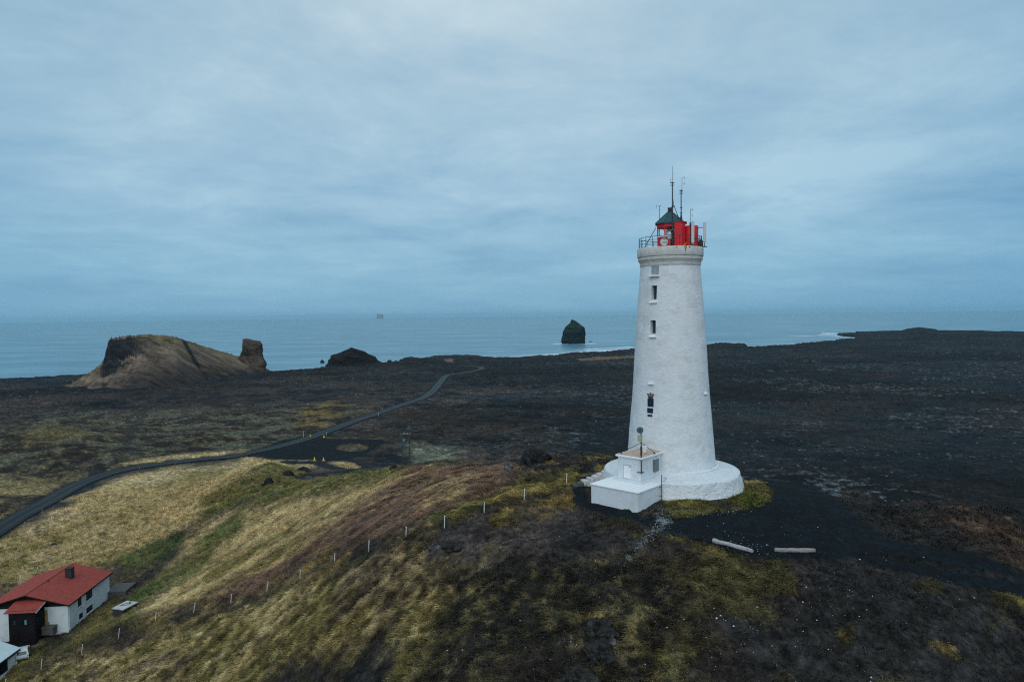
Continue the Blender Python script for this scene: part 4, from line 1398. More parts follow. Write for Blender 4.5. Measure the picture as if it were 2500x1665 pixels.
boulder("boulder", 2095, 1210, 30, 10, M_MOSSROCK, "brown hummock of rock on the edge of the gravel drive", seed=18, rough=.2)
boulder("rock_outcrop", 1110, 1330, 60, 16, M_MOSSROCK, "low dark rock band in the bare soil below the fence", seed=19, rough=.28)
boulder("rock_outcrop", 1060, 1325, 30, 14, M_LICHEN, "small lichen grey rock at the left end of the dark rock band", seed=20, rough=.28)

# ------------------------------------------------------------------ the lighthouse
TD = 70.8
_t = at_Y(1638, 1183, TD)
TOWER = Vector((_t.x, TD, 0.0))
v_ax = Vector((.673, .740, 0)).normalized()
PHI = math.atan2(-v_ax.x, v_ax.y)          # local +Y runs from the annex into the tower
vd = Vector((TOWER.x, TOWER.y, 0)).normalized()
rt = Vector((vd.y, -vd.x, 0))
_inv = Matrix.Rotation(-PHI, 3, 'Z')


def PT(px, py, b=0.0):
    """world point seen at a pixel, b metres behind (+) or before (-) the tower's axis"""
    d = ray(px, py)
    k = (TOWER.dot(vd) + b) / d.dot(vd)
    return Vector((d.x * k, d.y * k, HC + d.z * k))


def PL(px, py, b=0.0):
    return _inv @ (PT(px, py, b) - TOWER)


def LC(a, b, z):
    """camera-facing offsets (right, away, up) to lighthouse coordinates"""
    q = _inv @ (rt * a + vd * b)
    return Vector((q.x, q.y, z))


lh = empty("lighthouse", TOWER, PHI, "tall tapering white lighthouse with red and green lantern on the hilltop", "lighthouse")
# tower with recessed window openings
prof = [(4.62, -1.2), (4.60, 1.0), (4.52, 2.0), (4.36, 4.0), (4.20, 6.06), (4.00, 8.2), (3.85, 10.2), (3.66, 13.4), (3.50, 15.8), (3.36, 18.1), (3.18, 20.4), (2.99, 22.55), (2.98, 22.75)]
P2 = []
for (r0, z0), (r1, z1) in zip(prof[:-1], prof[1:]):
    k = max(1, int((z1 - z0) / .45))
    P2 += [(r0 + (r1 - r0) * i / k, z0 + (z1 - z0) * i / k) for i in range(k)]
P2.append(prof[-1])
mb = MB()
nseg = 112
for r0, z0 in P2:
    for i in range(nseg):
        a = 2 * math.pi * i / nseg
        w = 1 + .0075 * (fbm(np.array([a * 9.0]), np.array([z0 * .9]), 3, 55)[0] - .5) * 2
        mb.v.append((r0 * w * math.cos(a), r0 * w * math.sin(a), z0))
for j in range(len(P2) - 1):
    for i in range(nseg):
        mb.f.append((j * nseg + i, j * nseg + (i + 1) % nseg, (j + 1) * nseg + (i + 1) % nseg, (j + 1) * nseg + i))
mb.f.append(tuple(range(nseg))[::-1]); mb.f.append(tuple(range((len(P2) - 1) * nseg, len(P2) * nseg)))
tower = mb.build("tower", M_PLASTER, lh)


def wall_r(z):
    return float(np.interp(z, [p[1] for p in prof], [p[0] for p in prof]))


z_of = lambda py: PT(1600, py, -3.0).z
WIN = []                                   # (z bottom, z top, width, depth)
for y0, y1, w in ((697, 729, .62), (782, 813, .62)):
    WIN.append((z_of(y1) - .30, z_of(y0), w, .62))
LV = (z_of(671), z_of(637), .86, .10)
cut = MB()
for zb, zt, w, dp in WIN + [LV]:
    rw = wall_r((zb + zt) / 2)
    cut.box((0, -rw - .5 + dp / 2 + .0, (zb + zt) / 2), (w, dp + 1.0, zt - zb))
cutter = cut.build("cutter", None, lh)
mod = tower.modifiers.new("cut", 'BOOLEAN'); mod.object = cutter; mod.operation = 'DIFFERENCE'; mod.solver = 'EXACT'
dg = bpy.context.evaluated_depsgraph_get()
nm = bpy.data.meshes.new_from_object(tower.evaluated_get(dg))
tower.modifiers.clear(); tower.data = nm; nm.name = "tower"
bpy.data.objects.remove(cutter)
nm.polygons.foreach_set("use_smooth", [True] * len(nm.polygons)); nm.set_sharp_from_angle(angle=R(35))
if not nm.materials: nm.materials.append(M_PLASTER)

for zb, zt, w, dp in WIN:
    rw = wall_r((zb + zt) / 2)
    f = MB().box((0, -rw + dp - .06, (zb + zt) / 2 + .12), (w, .06, zt - zb - .24)).build("window", M_GREENP, lh)
    MB().box((0, -rw + dp - .10, (zb + zt) / 2 + .14), (w - .12, .02, zt - zb - .42)).build("pane", M_PANE, f)
    # sloping sill
    s_ = MB()
    x0 = w / 2 + .10
    yo, yi = -wall_r(zb) - .20, -rw + dp
    s_.add([(-x0, yo, zb - .16), (x0, yo, zb - .16), (x0, yo, zb - .02), (-x0, yo, zb - .02), (-w / 2 + .01, yi, zb + .26), (w / 2 - .01, yi, zb + .26), (w / 2 - .01, yi, zb - .16), (-w / 2 + .01, yi, zb - .16)],
           [(0, 1, 2, 3), (3, 2, 5, 4), (0, 3, 4, 7), (1, 6, 5, 2), (0, 7, 6, 1), (4, 5, 6, 7)])
    s_.build("window_sill", M_WTRIM, f, bevel=.02)
zb, zt, w, dp = LV
rw = wall_r(zt)
f = MB().box((0, -rw + .06, (zb + zt) / 2), (w, .05, zt - zb)).box((0, -rw - .0, (zb + zt) / 2), (.05, .10, zt - zb)).build("louvred_window", M_LOUVRE, lh)
sl = MB()
for k in range(15):
    z = zb + (zt - zb) * (k + .5) / 15
    for sx in (-1, 1):
        sl.box((sx * w * .25, -rw + .0, z), (w * .44, .09, .02), rot=Euler((R(35), 0, 0)))
sl.build("slats", M_LOUVRE, f)
MB().box((-.02, -wall_r(zb) - .12, zb - .10), (w + .26, .40, .17)).build("window_sill", M_WTRIM, f, bevel=.025)
# plain projecting stones
zz = z_of(936)
MB().box((0, -wall_r(zz) - .06, zz), (.66, .36, .20)).build("stone_block", M_WTRIM, lh, bevel=.04)
q = PL(1720, 960, -1.9)
aa = math.atan2(q.y, q.x)
rr_ = wall_r(q.z) + .05
MB().box((rr_ * math.cos(aa), rr_ * math.sin(aa), q.z), (.40, .5, .24), rz=aa).build("stone_block", M_WTRIM, lh, bevel=.05)
# plinth
mb = MB()
pp = [(7.40, -1.6), (7.30, -.3), (7.20, .1), (7.06, .45), (7.04, .75), (6.94, 1.0), (6.92, 1.25), (6.86, 1.40), (6.78, 1.455), (6.62, 1.49), (5.2, 1.74), (4.62, 1.88)]
for r0, z0 in pp:
    for i in range(128):
        a = 2 * math.pi * i / 128
        w = 1 + .022 * (fbm(np.array([a * 11.0]), np.array([z0 * 1.6 + 7]), 3, 56)[0] - .5) * 2 * (z0 < 1.35)
        mb.v.append((r0 * w * math.cos(a), r0 * w * math.sin(a), z0))
for j in range(len(pp) - 1):
    for i in range(128):
        mb.f.append((j * 128 + i, j * 128 + (i + 1) % 128, (j + 1) * 128 + (i + 1) % 128, (j + 1) * 128 + i))
mb.f.append(tuple(range(128))[::-1])
mb.build("plinth", M_PLINTH, lh, smooth=50)
MB().lathe([(4.80, 1.78), (4.80, 1.96), (4.66, 2.01), (4.52, 2.02)], 96, cap=False).build("tower_foot", M_PLASTER, lh, smooth=40)
# cornice and gallery slab
mb = MB().lathe([(3.00, 22.35), (3.06, 22.40), (3.10, 22.62), (3.04, 22.66), (3.12, 22.80), (3.20, 22.96), (3.23, 23.02)], 96, cap=False)
mb.lathe([(3.26, 23.0), (3.28, 23.26), (3.20, 23.29), (3.31, 23.33), (3.34, 23.40), (3.35, 24.16), (3.31, 24.22), (0.02, 24.24)], 96, cap=False)
gal = mb.build("gallery", M_CORN, lh, smooth=35)
for px, w, h, zt in ((1673, .10, .55, 24.17), (1677, .06, .30, 24.17), (1688, .14, .22, 24.17), (1651, .07, .16, 24.17), (1715, .08, .30, 24.05)):
    q = PL(px, 612, -3.0 if px < 1700 else -1.2)
    a = math.atan2(q.y, q.x)
    stn = MB()
    for k in range(3):
        ww = w * (1 - .25 * k)
        a2 = a + (k - 1) * .006
        stn.box((3.347 * math.cos(a2), 3.347 * math.sin(a2), zt - h * (.25 + .22 * k)), (.024, ww, h * .5), rz=a2)
    stn.build("rust_stain", M_RUSTST, gal)
# railing
rail = MB()
RZ = 3.16
posts = 22
for zz, rad in ((25.28, .028), (24.94, .020), (24.60, .020)):
    rail.path([(RZ * math.cos(2 * math.pi * i / 44), RZ * math.sin(2 * math.pi * i / 44), zz) for i in range(44)], rad, 6, True)
for i in range(posts):
    a = 2 * math.pi * (i + .3) / posts
    rail.tube((RZ * math.cos(a), RZ * math.sin(a), 24.2), (RZ * math.cos(a), RZ * math.sin(a), 25.30), .03, .03, 6)
rail.build("railing", M_RAIL, lh)
# lantern: octagon with glass to seaward, red plate to landward
LR = 1.38
lant = MB()
oct_a = [math.radians(22.5 + 45 * i) - PHI + math.atan2(vd.y, vd.x) for i in range(8)]
oc = [(LR * math.cos(a), LR * math.sin(a)) for a in oct_a]
lc = lambda a: (a + math.pi) % (2 * math.pi) - math.pi
lant.prism(oc, 24.24, 25.36)
for (x, y) in oc:
    lant.box((x * .97, y * .97, 25.9), (.09, .09, 1.1), rz=math.atan2(y, x))
lant.prism([(x * 1.03, y * 1.03) for x, y in oc], 26.36, 26.74)
lw = lant.build("lantern_room", M_RED, lh)
MB().prism([(x * .999, y * .999) for x, y in [(q[0] * 1.02, q[1] * 1.02) for q in oc]], 25.37, 25.44).build("sill_band", M_WTRIM, lw)
# inside: lens and its stand
MB().lathe([(.30, 25.40), (.34, 25.5), (.40, 25.6), (.44, 25.85), (.40, 26.1), (.28, 26.25), (.2, 26.34)], 24).build("lens", M_LENS, lw, smooth=30)
for i in range(8):
    a0, a1 = oc[i], oc[(i + 1) % 8]
    for s0, s1 in ((a0, a1), (a1, a0)):
        p = Vector((s0[0] * .96, s0[1] * .96, 26.05)); d_ = Vector((s1[0] - s0[0], s1[1] - s0[1], 0)).normalized()
        MB().tube(p, p + d_ * .26 + Vector((0, 0, .30)), .018, .018, 5).build("bracket", M_GREYBOX, lw)

# landward red plates with the red housing and round tank
q0 = PL(1664, 580, -1.0)
hs = MB()
hs.prism([tuple((LC(a, b, 0))[:2]) for a, b in ((.42, -1.72), (1.18, -1.60), (1.50, -1.20), (1.55, .3), (.9, .9), (.3, .4))], 24.24, 26.72)
hs.prism([tuple((LC(a, b, 0))[:2]) for a, b in ((.36, -1.78), (1.22, -1.68), (1.66, -1.25), (1.70, .36), (.9, .98), (.2, .4))], 26.722, 26.79)
hs.build("red_housing", M_RED, lw, bevel=.015)
qt = LC(2.10, -.55, 0)
MB().lathe([(.70, 24.24), (.70, 26.34), (.66, 26.40), (.1, 26.50)], 36, c=(qt.x, qt.y)).build("red_tank", M_RED, lw, smooth=35)
dk = MB()  # black solid put in place of the shadow at the lantern door
dk.prism([tuple((LC(a, b, 0))[:2]) for a, b in ((.10, -1.36), (.41, -1.70), (.41, -1.0), (.15, -.9))], 24.3, 26.34)
dk.build("door_gap_shadow", M_BLACK, lw)
# roof and ventilator
oct_r = [(1.60 * math.cos(a), 1.60 * math.sin(a)) for a in oct_a]
mb = MB()
mb.add([(x, y, 26.70) for x, y in oct_r] + [(x, y, 26.78) for x, y in oct_r] + [(x * .16, y * .16, 27.98) for x, y in oct_r],
       [tuple(range(8))[::-1], tuple(range(16, 24))] + [(i, (i + 1) % 8, 8 + (i + 1) % 8, 8 + i) for i in range(8)] + [(8 + i, 8 + (i + 1) % 8, 16 + (i + 1) % 8, 16 + i) for i in range(8)])
for i in range(8):
    x, y = oct_r[i]
    mb.tube((x, y, 26.80), (x * .16, y * .16, 28.0), .03, .03, 5)
rf = mb.build("lantern_roof", M_ROOFG, lh)
MB().lathe([(.22, 27.9), (.22, 28.36), (.24, 28.37), (.24, 28.42), (.03, 28.46)], 20).build("ventilator", M_DARK, rf)
# crest: bronze crown above dark blue enamel plates
cr = MB()


def wall_box(mb_, x, z, w, h, proud=.05, dz=.10):
    rw_ = wall_r(z)
    yy = -math.sqrt(max(rw_ ** 2 - x * x, .1))
    mb_.box((x, yy - proud / 2, z), (w, dz, h), rz=0)


zc_ = lambda py: PT(1590, py, -3.6).z
z0, z1 = zc_(973.2), zc_(993)
wall_box(cr, 0, (z0 + z1) / 2, .66, z0 - z1)
z2, z3 = zc_(996.5), zc_(1008.5)
wall_box(cr, -.02, (z2 + z3) / 2, .62, z2 - z3)
z4, z5 = zc_(1012.3), zc_(1016.6)
wall_box(cr, -.02, (z4 + z5) / 2, .52, z4 - z5)
crest = cr.build("crest", M_BLUE, lh, bevel=.015)
cw = MB()
zb = z0 - .02
rw = wall_r(zb) + .06
cw.box((0, -rw, zb + .10), (.46, .10, .20))
for i, x in enumerate((-.30, -.16, 0, .16, .30)):
    h = .44 - .0 * abs(x)
    cw.tube((x * .72, -rw, zb + .18), (x * 1.15, -rw, zb + h), .035, .028, 6)
    cw.lathe([(.005, zb + h - .02), (.045, zb + h + .02), (.045, zb + h + .05), (.005, zb + h + .09)], 8, c=(x * 1.15, -rw))
cw.path([(-.345, -rw, zb + .44), (-.17, -rw, zb + .40), (0, -rw, zb + .46), (.17, -rw, zb + .40), (.345, -rw, zb + .44)], .026, 6)
cw.tube((0, -rw, zb + .46), (0, -rw, zb + .62), .03, .03, 6)
cw.box((0, -rw, zb + .56), (.14, .05, .05))
cw.build("crown", M_CROWN, crest)
for zq, hh in (((z0 + z1) / 2, .34), ((z2 + z3) / 2, .22)):
    rw = wall_r(zq) + .105
    mark = MB()
    for x in (-.12, .10):
        mark.box((x, -rw, zq), (.05, .02, hh))
    mark.box((0, -rw, zq), (.18, .02, .05))
    mark.build("monogram", M_CROWN, crest)

# ------------------------------------------------------------------ annex hut in front of the tower
an_loc = TOWER + v_ax * -10.6
an = empty("annex_hut", (an_loc.x, an_loc.y, 0), PHI, "low white annex block carrying a small flat-roofed hut at the lighthouse foot", "annex")
# local: y 0 at the front face, +y towards the tower
MB().box((0, 2.9, .02), (5.2, 5.8, 2.56)).build("base_block", M_ANNEX, an, bevel=.04)
MB().box((0, 2.9, 1.365), (5.36, 5.96, .13)).build("coping", M_WTRIM, an, bevel=.03)
MB().box((0.05, 4.40, 2.62), (2.60, 3.6, 2.38)).build("wall", M_ANNEX, an, bevel=.02)
MB().box((0.05, 4.40, 1.58), (2.64, 3.64, .30)).build("foot_band", M_ANNEX, an, bevel=.015)
ro = MB()
x0, x1, y0, y1 = -1.42, 1.52, 2.42, 6.4
ro.add([(x0 + .09, y0 + .09, 4.005), (x1 - .09, y0 + .09, 4.005), (x1 - .09, y1, 4.005), (x0 + .09, y1, 4.005), (.05, 4.1, 4.33), (.05, 5.6, 4.33)],
       [(0, 1, 4), (1, 2, 5, 4), (2, 3, 5), (3, 0, 4, 5), (3, 2, 1, 0)])
rf = ro.build("roof", M_TANROOF, an)
MB().box((.05, 4.41, 3.915), (2.96, 3.98, .19)).build("fascia", M_WTRIM, rf, bevel=.03)
MB().lathe([(.17, 4.2), (.17, 4.72), (.02, 4.76)], 14, c=(.75, 4.2)).build("vent_pipe", M_WTRIM, rf)
dr = MB().box((-.18, 2.585, 2.44), (.80, .06, 1.22)).build("door", M_WTRIM, an, bevel=.012)
ln_ = MB()
ln_.box((-.59, 2.590, 2.46), (.025, .03, 1.26)).box((-.18, 2.590, 3.075), (.84, .03, .025))
ln_.build("door_frame", M_GREYBOX, dr)
MB().tube((.02, 2.53, 2.94), (.16, 2.50, 3.0), .018, .018, 6).box((.2, 2.55, 3.0), (.10, .05, .05)).build("door_latch", M_DARK, dr)
cb = MB().box((1.43, 5.15, 2.86), (.24, .86, 1.22)).build("wall_cabinet", M_GREYBOX, an, bevel=.05)
MB().box((1.43, 5.15, 3.50), (.30, .92, .06)).build("cabinet_lid", M_GREYP, cb, bevel=.02)
MB().add([(-1.25, 2.594, 1.731), (1.356, 2.594, 1.731), (1.356, 2.594, 1.752), (-1.25, 2.594, 1.752), (1.356, 5.2, 1.731), (1.356, 5.2, 1.752)], [(0, 1, 2, 3), (1, 4, 5, 2)]).build("rust_line", pmat("broken_rust_line", (.50, .50, .48), .9, .2, 6, stain=(.10, .07, .05), stain_amt=1.0, stain_scale=3.0), an)

# lamp mast bolted to the hut's corner
mc = an_loc + Matrix.Rotation(PHI, 3, 'Z') @ Vector((1.42, 2.50, 0))
ms = empty("lamp_mast", (mc.x, mc.y, 2.0), PHI, "rusty mast with round floodlight on the corner of the white hut", "lamp mast")
zpx = lambda py: at_Y(1563, py, mc.y).z - 2.0
zt_, zb_ = zpx(1058), zpx(1156)
MB().tube((0, 0, zb_), (0, 0, zt_), .055, .05, 10).tube((0, 0, zpx(1112)), (0, 0, zpx(1090)), .09, .09, 8).build("pole", M_RUST, ms)
for py in (1122, 1154):
    z = zpx(py)
    MB().box((-.20, .0, z), (.46, .07, .07)).build("bracket", M_DARK, ms)
    MB().box((.0, .22, z), (.07, .38, .07)).build("bracket", M_DARK, ms)
zj = zpx(1080.5)
MB().tube((0, 0, zj), (-2.3, .12, zpx(1112.5)), .026, .026, 6).box((-2.3, .12, zpx(1113)), (.16, .10, .10)).build("brace", M_RUST, ms)
MB().tube((0, 0, zj), (.10, 2.25, zpx(1113.5)), .026, .026, 6).box((.10, 2.25, zpx(1115)), (.12, .14, .12)).build("brace", M_RUST, ms)
MB().box((-.14, .02, zpx(1070.5)), (.42, .26, .58)).build("control_box", M_CREAM, ms, bevel=.03)
MB().box((.30, .25, zpx(1094)), (.30, .22, .40)).build("junction_box", M_WTRIM, ms, bevel=.03)
zl = zpx(1050)
# round floodlight facing the camera side
fl = MB()
q = (Matrix.Rotation(-PHI, 3, 'Z') @ -vd)
c0 = Vector((-.08, -.05, zl))
fl.tube(c0 - q * .14, c0 + q * .06, .26, .31, 28)
lamp = fl.build("floodlight", M_DARK, ms)
gl_ = MB().tube(c0 + q * .062, c0 + q * .075, .275, .275, 28).build("lamp_glass", M_GLASSL, lamp)
gr = MB()
sx = Vector((-q.y, q.x, 0)).normalized()
for k in range(8):
    a = math.pi * k / 8
    d_ = sx * math.cos(a) + Vector((0, 0, 1)) * math.sin(a)
    gr.tube(c0 + q * .085 - d_ * .30, c0 + q * .085 + d_ * .30, .010, .010, 4)
gr.path([c0 + q * .085 + (sx * math.cos(2 * math.pi * i / 28) + Vector((0, 0, 1)) * math.sin(2 * math.pi * i / 28)) * .30 for i in range(28)], .022, 5, True)
gr.build("lamp_grille", M_GREENP, lamp)

# thin post with a white sensor
sp_ = at_Y(1613, 1221, an_loc.y + 1.6)
p = TOWER + v_ax * -6.75 + Vector((v_ax.y, -v_ax.x, 0)) * 2.80
zg = Zat(p.x, p.y)
pc = empty("sensor_post", (p.x, p.y, zg), 0, "thin teal post with white sensor where annex meets round plinth", "post")
MB().tube((0, 0, -.3), (0, 0, 2.45), .045, .04, 8).build("pole", M_GREENP, pc)
MB().tube((0, 0, 1.88), (.30, 0, 1.86), .02, .02, 6).tube((.30, 0, 1.86), (.33, 0, 2.05), .02, .02, 6).build("arm", M_DARK, pc)
MB().box((.34, 0, 2.14), (.34, .22, .16)).build("sensor", M_GREYP, pc, bevel=.04)
for z in (.45, 1.25):
    MB().box((-.10, .04, z), (.24, .05, .05)).build("clamp", M_GREENP, pc)

# steps up to the plinth
st = empty("stone_steps", (0, 0, 0), 0, "short flight of rough white steps climbing to the round plinth", "steps")
p0, p1 = at_z(1398, 1178, .05), PT(1484, 1152, -.9)
p1 = Vector((p1.x, p1.y, 1.35))
d_ = (p1 - p0); d_.z = 0
stp_rz = math.atan2(d_.y, d_.x)
st.location = (p0.x, p0.y, Zat(p0.x, p0.y)); st.rotation_euler = (0, 0, stp_rz)
Ls = d_.length
for k in range(7):
    h = .16 + (1.30 - .1) * k / 6
    MB().box((Ls * (k + .5) / 7, random.uniform(-.05, .05), h / 2 - .25), (Ls / 7 + random.uniform(-.02, .2), 1.15 + random.uniform(-.2, .2), h + .5), rot=Euler((random.uniform(-.05, .05), random.uniform(-.10, .10), random.uniform(-.15, .15)))).build("step", M_STEP if k > 1 else M_CONC, st, bevel=.06)

# ------------------------------------------------------------------ antennas on the gallery
def antenna(name, p_top, base, build, label, cat="antenna"):
    e = empty(name, base, 0, label, cat)
    build(e, p_top - base)
    return e


def mast_main(e, t):
    H = t.z
    h1 = H * .80
    MB().tube((0, 0, 0), (0, 0, h1 * .55), .075, .065, 8).tube((0, 0, h1 * .55), (0, 0, h1), .06, .05, 8).build("pole", M_DARK, e)
    MB().tube((.04, 0, h1 - .1), (.04, 0, H), .028, .016, 6).build("whip", M_DARK, e)
    for z, w in ((h1 - .05, .40), (h1 - .30, .36), (h1 * .62, .22)):
        MB().box((0, 0, z), (w, .10, .07)).build("crossbar", M_DARK, e)
    MB().tube((-.16, 0, h1 - .02), (-.16, 0, h1 + .35), .02, .02, 5).build("stub_antenna", M_DARK, e)
    MB().tube((.11, 0, h1 * .61), (.11, 0, h1 * .72), .03, .02, 5).build("stub_antenna", M_DARK, e)
    for k in range(18):
        MB().box((0, -.09, .3 + k * .34), (.20, .03, .03)).build("rung", M_GREYBOX, e)


b = -2.05
top = PT(1641.5, 406, b)
main_mast = antenna("antenna_mast", top, Vector((top.x, top.y, 24.24)), mast_main, "tallest dark antenna mast rising in front of the green lantern roof")
# stay from this mast to the roof
a_, b_ = PT(1645.5, 502, -1.9), PT(1658, 536, -.6)
MB().tube((0, 0, 0), b_ - a_, .035, .035, 6).build("stay", M_DARK, main_mast, loc=a_ - main_mast.location)


def whip2(e, t):
    H = t.z
    MB().tube((0, 0, 0), (0, 0, .9), .16, .05, 8).tube((0, 0, .8), (0, 0, H * .72), .055, .05, 8).build("pole", M_DARK, e)
    MB().tube((.09, 0, H * .66), (.09, 0, H), .022, .016, 6).build("whip", M_DARK, e)
    for z in (H - .05, H * .86):
        MB().tube((.09, 0, z), (.34, 0, z), .014, .014, 5).tube((.34, 0, z - .16), (.34, 0, z + .16), .016, .016, 5).build("dipole", M_GREYBOX, e)
    for z, w in ((H * .70, .34), (H * .64, .34), (H * .32, .26), (H * .2, .26)):
        MB().box((0, 0, z), (w, .08, .06)).build("crossbar", M_DARK, e)


top = PT(1665, 433, -1.0)
antenna("antenna_mast", top, Vector((top.x - .09, top.y, 26.79)), whip2, "dark antenna on a conical foot above the red housing")


def whip3(e, t):
    H = t.z
    MB().tube((0, 0, 0), (0, 0, H), .04, .025, 6).build("pole", M_DARK, e)
    MB().tube((-.30, 0, H - .06), (.10, 0, H), .014, .014, 5).tube((-.30, 0, H - .22), (-.30, 0, H + .12), .018, .018, 5).box((.09, 0, H), (.10, .08, .08)).build("dipole", M_GREYBOX, e)


top = PT(1610, 503, 2.6)
antenna("antenna_mast", top, Vector((top.x, top.y, 24.24)), whip3, "slender antenna behind the left edge of the lantern roof")


def whip4(e, t):
    H = t.z
    MB().tube((0, 0, 0), (0, 0, H * .62), .05, .05, 8).tube((0, 0, H * .6), (0, 0, H), .022, .018, 6).build("pole", M_DARK, e)
    for z in (H - .08, H * .82):
        MB().tube((0, 0, z), (.20, 0, z), .014, .014, 5).tube((.20, 0, z - .15), (.20, 0, z + .15), .016, .016, 5).build("dipole", M_GREYBOX, e)
    for q, w in ((.60, .28), (.56, .2), (.51, .2)):
        MB().box((0, 0, H * q), (w, .13, .08)).build("crossbar", M_DARK, e)


top = PT(1686, 510, -2.45)
antenna("antenna_mast", top, Vector((top.x, top.y, 24.3)), whip4, "short antenna rising beside the white panel in front of the red tank")


def panel(px, y0, y1, w, b, label):
    a_, c_ = PT(px, y0, b), PT(px, y1, b)
    e = empty("panel_antenna", Vector((c_.x, c_.y, 24.24)), PHI * 0 + math.atan2(-vd.x, vd.y), label, "antenna", "panel antennas on the lighthouse gallery")
    h = a_.z - c_.z
    z0_ = c_.z - 24.24
    MB().box((0, 0, z0_ + h / 2), (w, .16, h)).build("panel", M_GREYP, e, bevel=.03)
    MB().tube((-.02, .16, 0), (-.02, .16, z0_ + h * .9), .04, .04, 8).build("pole", M_DARK, e)
    for q in (.15, .8):
        MB().box((0, .12, z0_ + h * q), (.10, .10, .08)).build("bracket", M_DARK, e)
    MB().tube((.02, 0, z0_ - .16), (.02, 0, z0_ + .01), .05, .05, 8).build("connector", M_GREYP, e)
    return e


panel(1691.5, 540, 593, .29, -2.75, "white panel antenna standing in front of the red tank")
pa_ = panel(1720.5, 542.5, 592, .31, -.55, "white panel antenna overhanging the right edge of the gallery")
a_, b_ = PT(1699, 556.5, -.9), PT(1718, 555.5, -.55)
_pi = Matrix.Rotation(-pa_.rotation_euler.z, 3, 'Z')
MB().tube((0, 0, 0), _pi @ (b_ - a_), .035, .035, 6).build("arm", M_DARK, pa_, loc=_pi @ (a_ - pa_.location))
# round drum antenna
dc = PT(1621.5, 590.7, -2.95)
dz = empty("drum_antenna", (dc.x, dc.y, 24.24), 0, "round pale drum antenna on the railing before the red lantern wall", "antenna")
ctr = Vector((0, 0, dc.z - 24.24))
MB().tube(ctr + vd * .12, ctr - vd * .12, .37, .37, 36).build("drum", M_GREYP, dz, smooth=35)
MB().tube((0, .10, 0), (0, .10, ctr.z), .035, .035, 8).build("pole", M_DARK, dz)
# white lamp housing and its tripod by the mast
wc_ = PT(1634.5, 576, -2.3)
wl = empty("lamp_housing", (wc_.x, wc_.y, 24.24), 0, "white cylindrical lamp housing on a tripod beside the tallest mast", "lamp")
zq = wc_.z - 24.24
MB().lathe([(.16, zq - .36), (.19, zq - .30), (.19, zq + .28), (.12, zq + .36)], 16).build("housing", M_GREYP, wl, smooth=35)
MB().tube((0, 0, 0), (0, 0, zq - .3), .05, .05, 8).build("stand", M_GREYBOX, wl)
MB().tube((.05, 0, zq + .3), (.32, -.02, zq + .75), .03, .03, 6).tube((.32, -.02, zq + .75), (.62, .05, zq + .2), .03, .03, 6).build("brace", M_GREYBOX, wl)
# stay at the left of the lantern
a_, b_ = PT(1601, 557, -.4), PT(1573, 606, -1.6)
MB().tube((0, 0, 0), _inv @ (b_ - a_), .035, .035, 6).build("stay", M_DARK, lh, loc=_inv @ (a_ - TOWER))
# dark gear at the right end of the gallery
gq = PT(1711, 604, -.4)
ge = empty("gallery_gear", (gq.x, gq.y, 24.24), 0, "dark cable drum and fittings at the right end of the gallery", "equipment")
MB().lathe([(.16, 0), (.24, .1), (.22, .62), (.10, .80)], 14).build("drum", M_DARK, ge, smooth=35)
MB().tube((.05, 0, .6), (.05, 0, 1.2), .04, .04, 6).build("spindle", M_DARK, ge)
MB().box((.22, 0, .05), (.8, .3, .07)).build("base_plate", M_DARK, ge)
# coiled yellow rope on the gallery edge
rp = MB()
pts = [PT(px, py, -3.0) for px, py in ((1645, 601), (1647, 604.5), (1652, 605), (1657, 602), (1661, 600), (1664, 602.5), (1668, 600), (1672, 596), (1677, 593))]
o0 = pts[0]
rp.path([p - o0 for p in pts], .05, 6)
rp.path([p - o0 + Vector((.05, -.05, -.05)) for p in pts[4:8]], .045, 6)
ro_ = rp.build("rope", M_GUANO, None, loc=o0)
tag(ro_, "tangled yellow rope lying on the gallery edge before the red housing", "rope")

# ------------------------------------------------------------------ driftwood logs
def log(a, b, r0, r1, mat, label, knob=False):
    a, b = GZ(*a), GZ(*b)
    L_ = (b - a).length
    nn, k = 16, 26
    V = []
    for i in range(k):
        t = i / (k - 1)
        rad = r0 + (r1 - r0) * t
        if knob: rad *= 1 + .30 * math.exp(-((t - .05) / .07) ** 2) - .12 * math.exp(-((t - .17) / .05) ** 2)
        if i in (0, k - 1): rad *= .86
        bend = .05 * math.sin(t * 5 + r0 * 9)
        for j in range(nn):
            q = 2 * math.pi * j / nn
            rr = rad * (1 + .34 * (fbm(np.array([math.cos(q) * 1.3 + t * 5]), np.array([math.sin(q) * 1.3 + r0 * 40]), 3, 66)[0] - .5) * 2)
            V.append((t * L_, rr * math.cos(q) + bend, rr * math.sin(q) + (.05 * math.sin(t * 3.1) if knob else 0)))
    F = [(i * nn + j, i * nn + (j + 1) % nn, (i + 1) * nn + (j + 1) % nn, (i + 1) * nn + j) for i in range(k - 1) for j in range(nn)]
    F += [tuple(range(nn))[::-1], tuple(range((k - 1) * nn, k * nn))]
    o = MB().add(V, F).build("driftwood_log", mat, None, smooth=40)
    o.location = a + Vector((0, 0, r0 * .62))
    o.rotation_euler = (0, -math.atan2(b.z - a.z, math.hypot(b.x - a.x, b.y - a.y)), math.atan2(b.y - a.y, b.x - a.x))
    return tag(o, label, "log", "driftwood logs on the gravel drive")


log((1740, 1323), (1838, 1349), .17, .14, M_LOG, "pale slanting driftwood log with a knobbly end nearest the lighthouse", True)
log((1892, 1346), (1990, 1347), .17, .15, M_LOG2, "brownish driftwood log lying level across the black gravel")

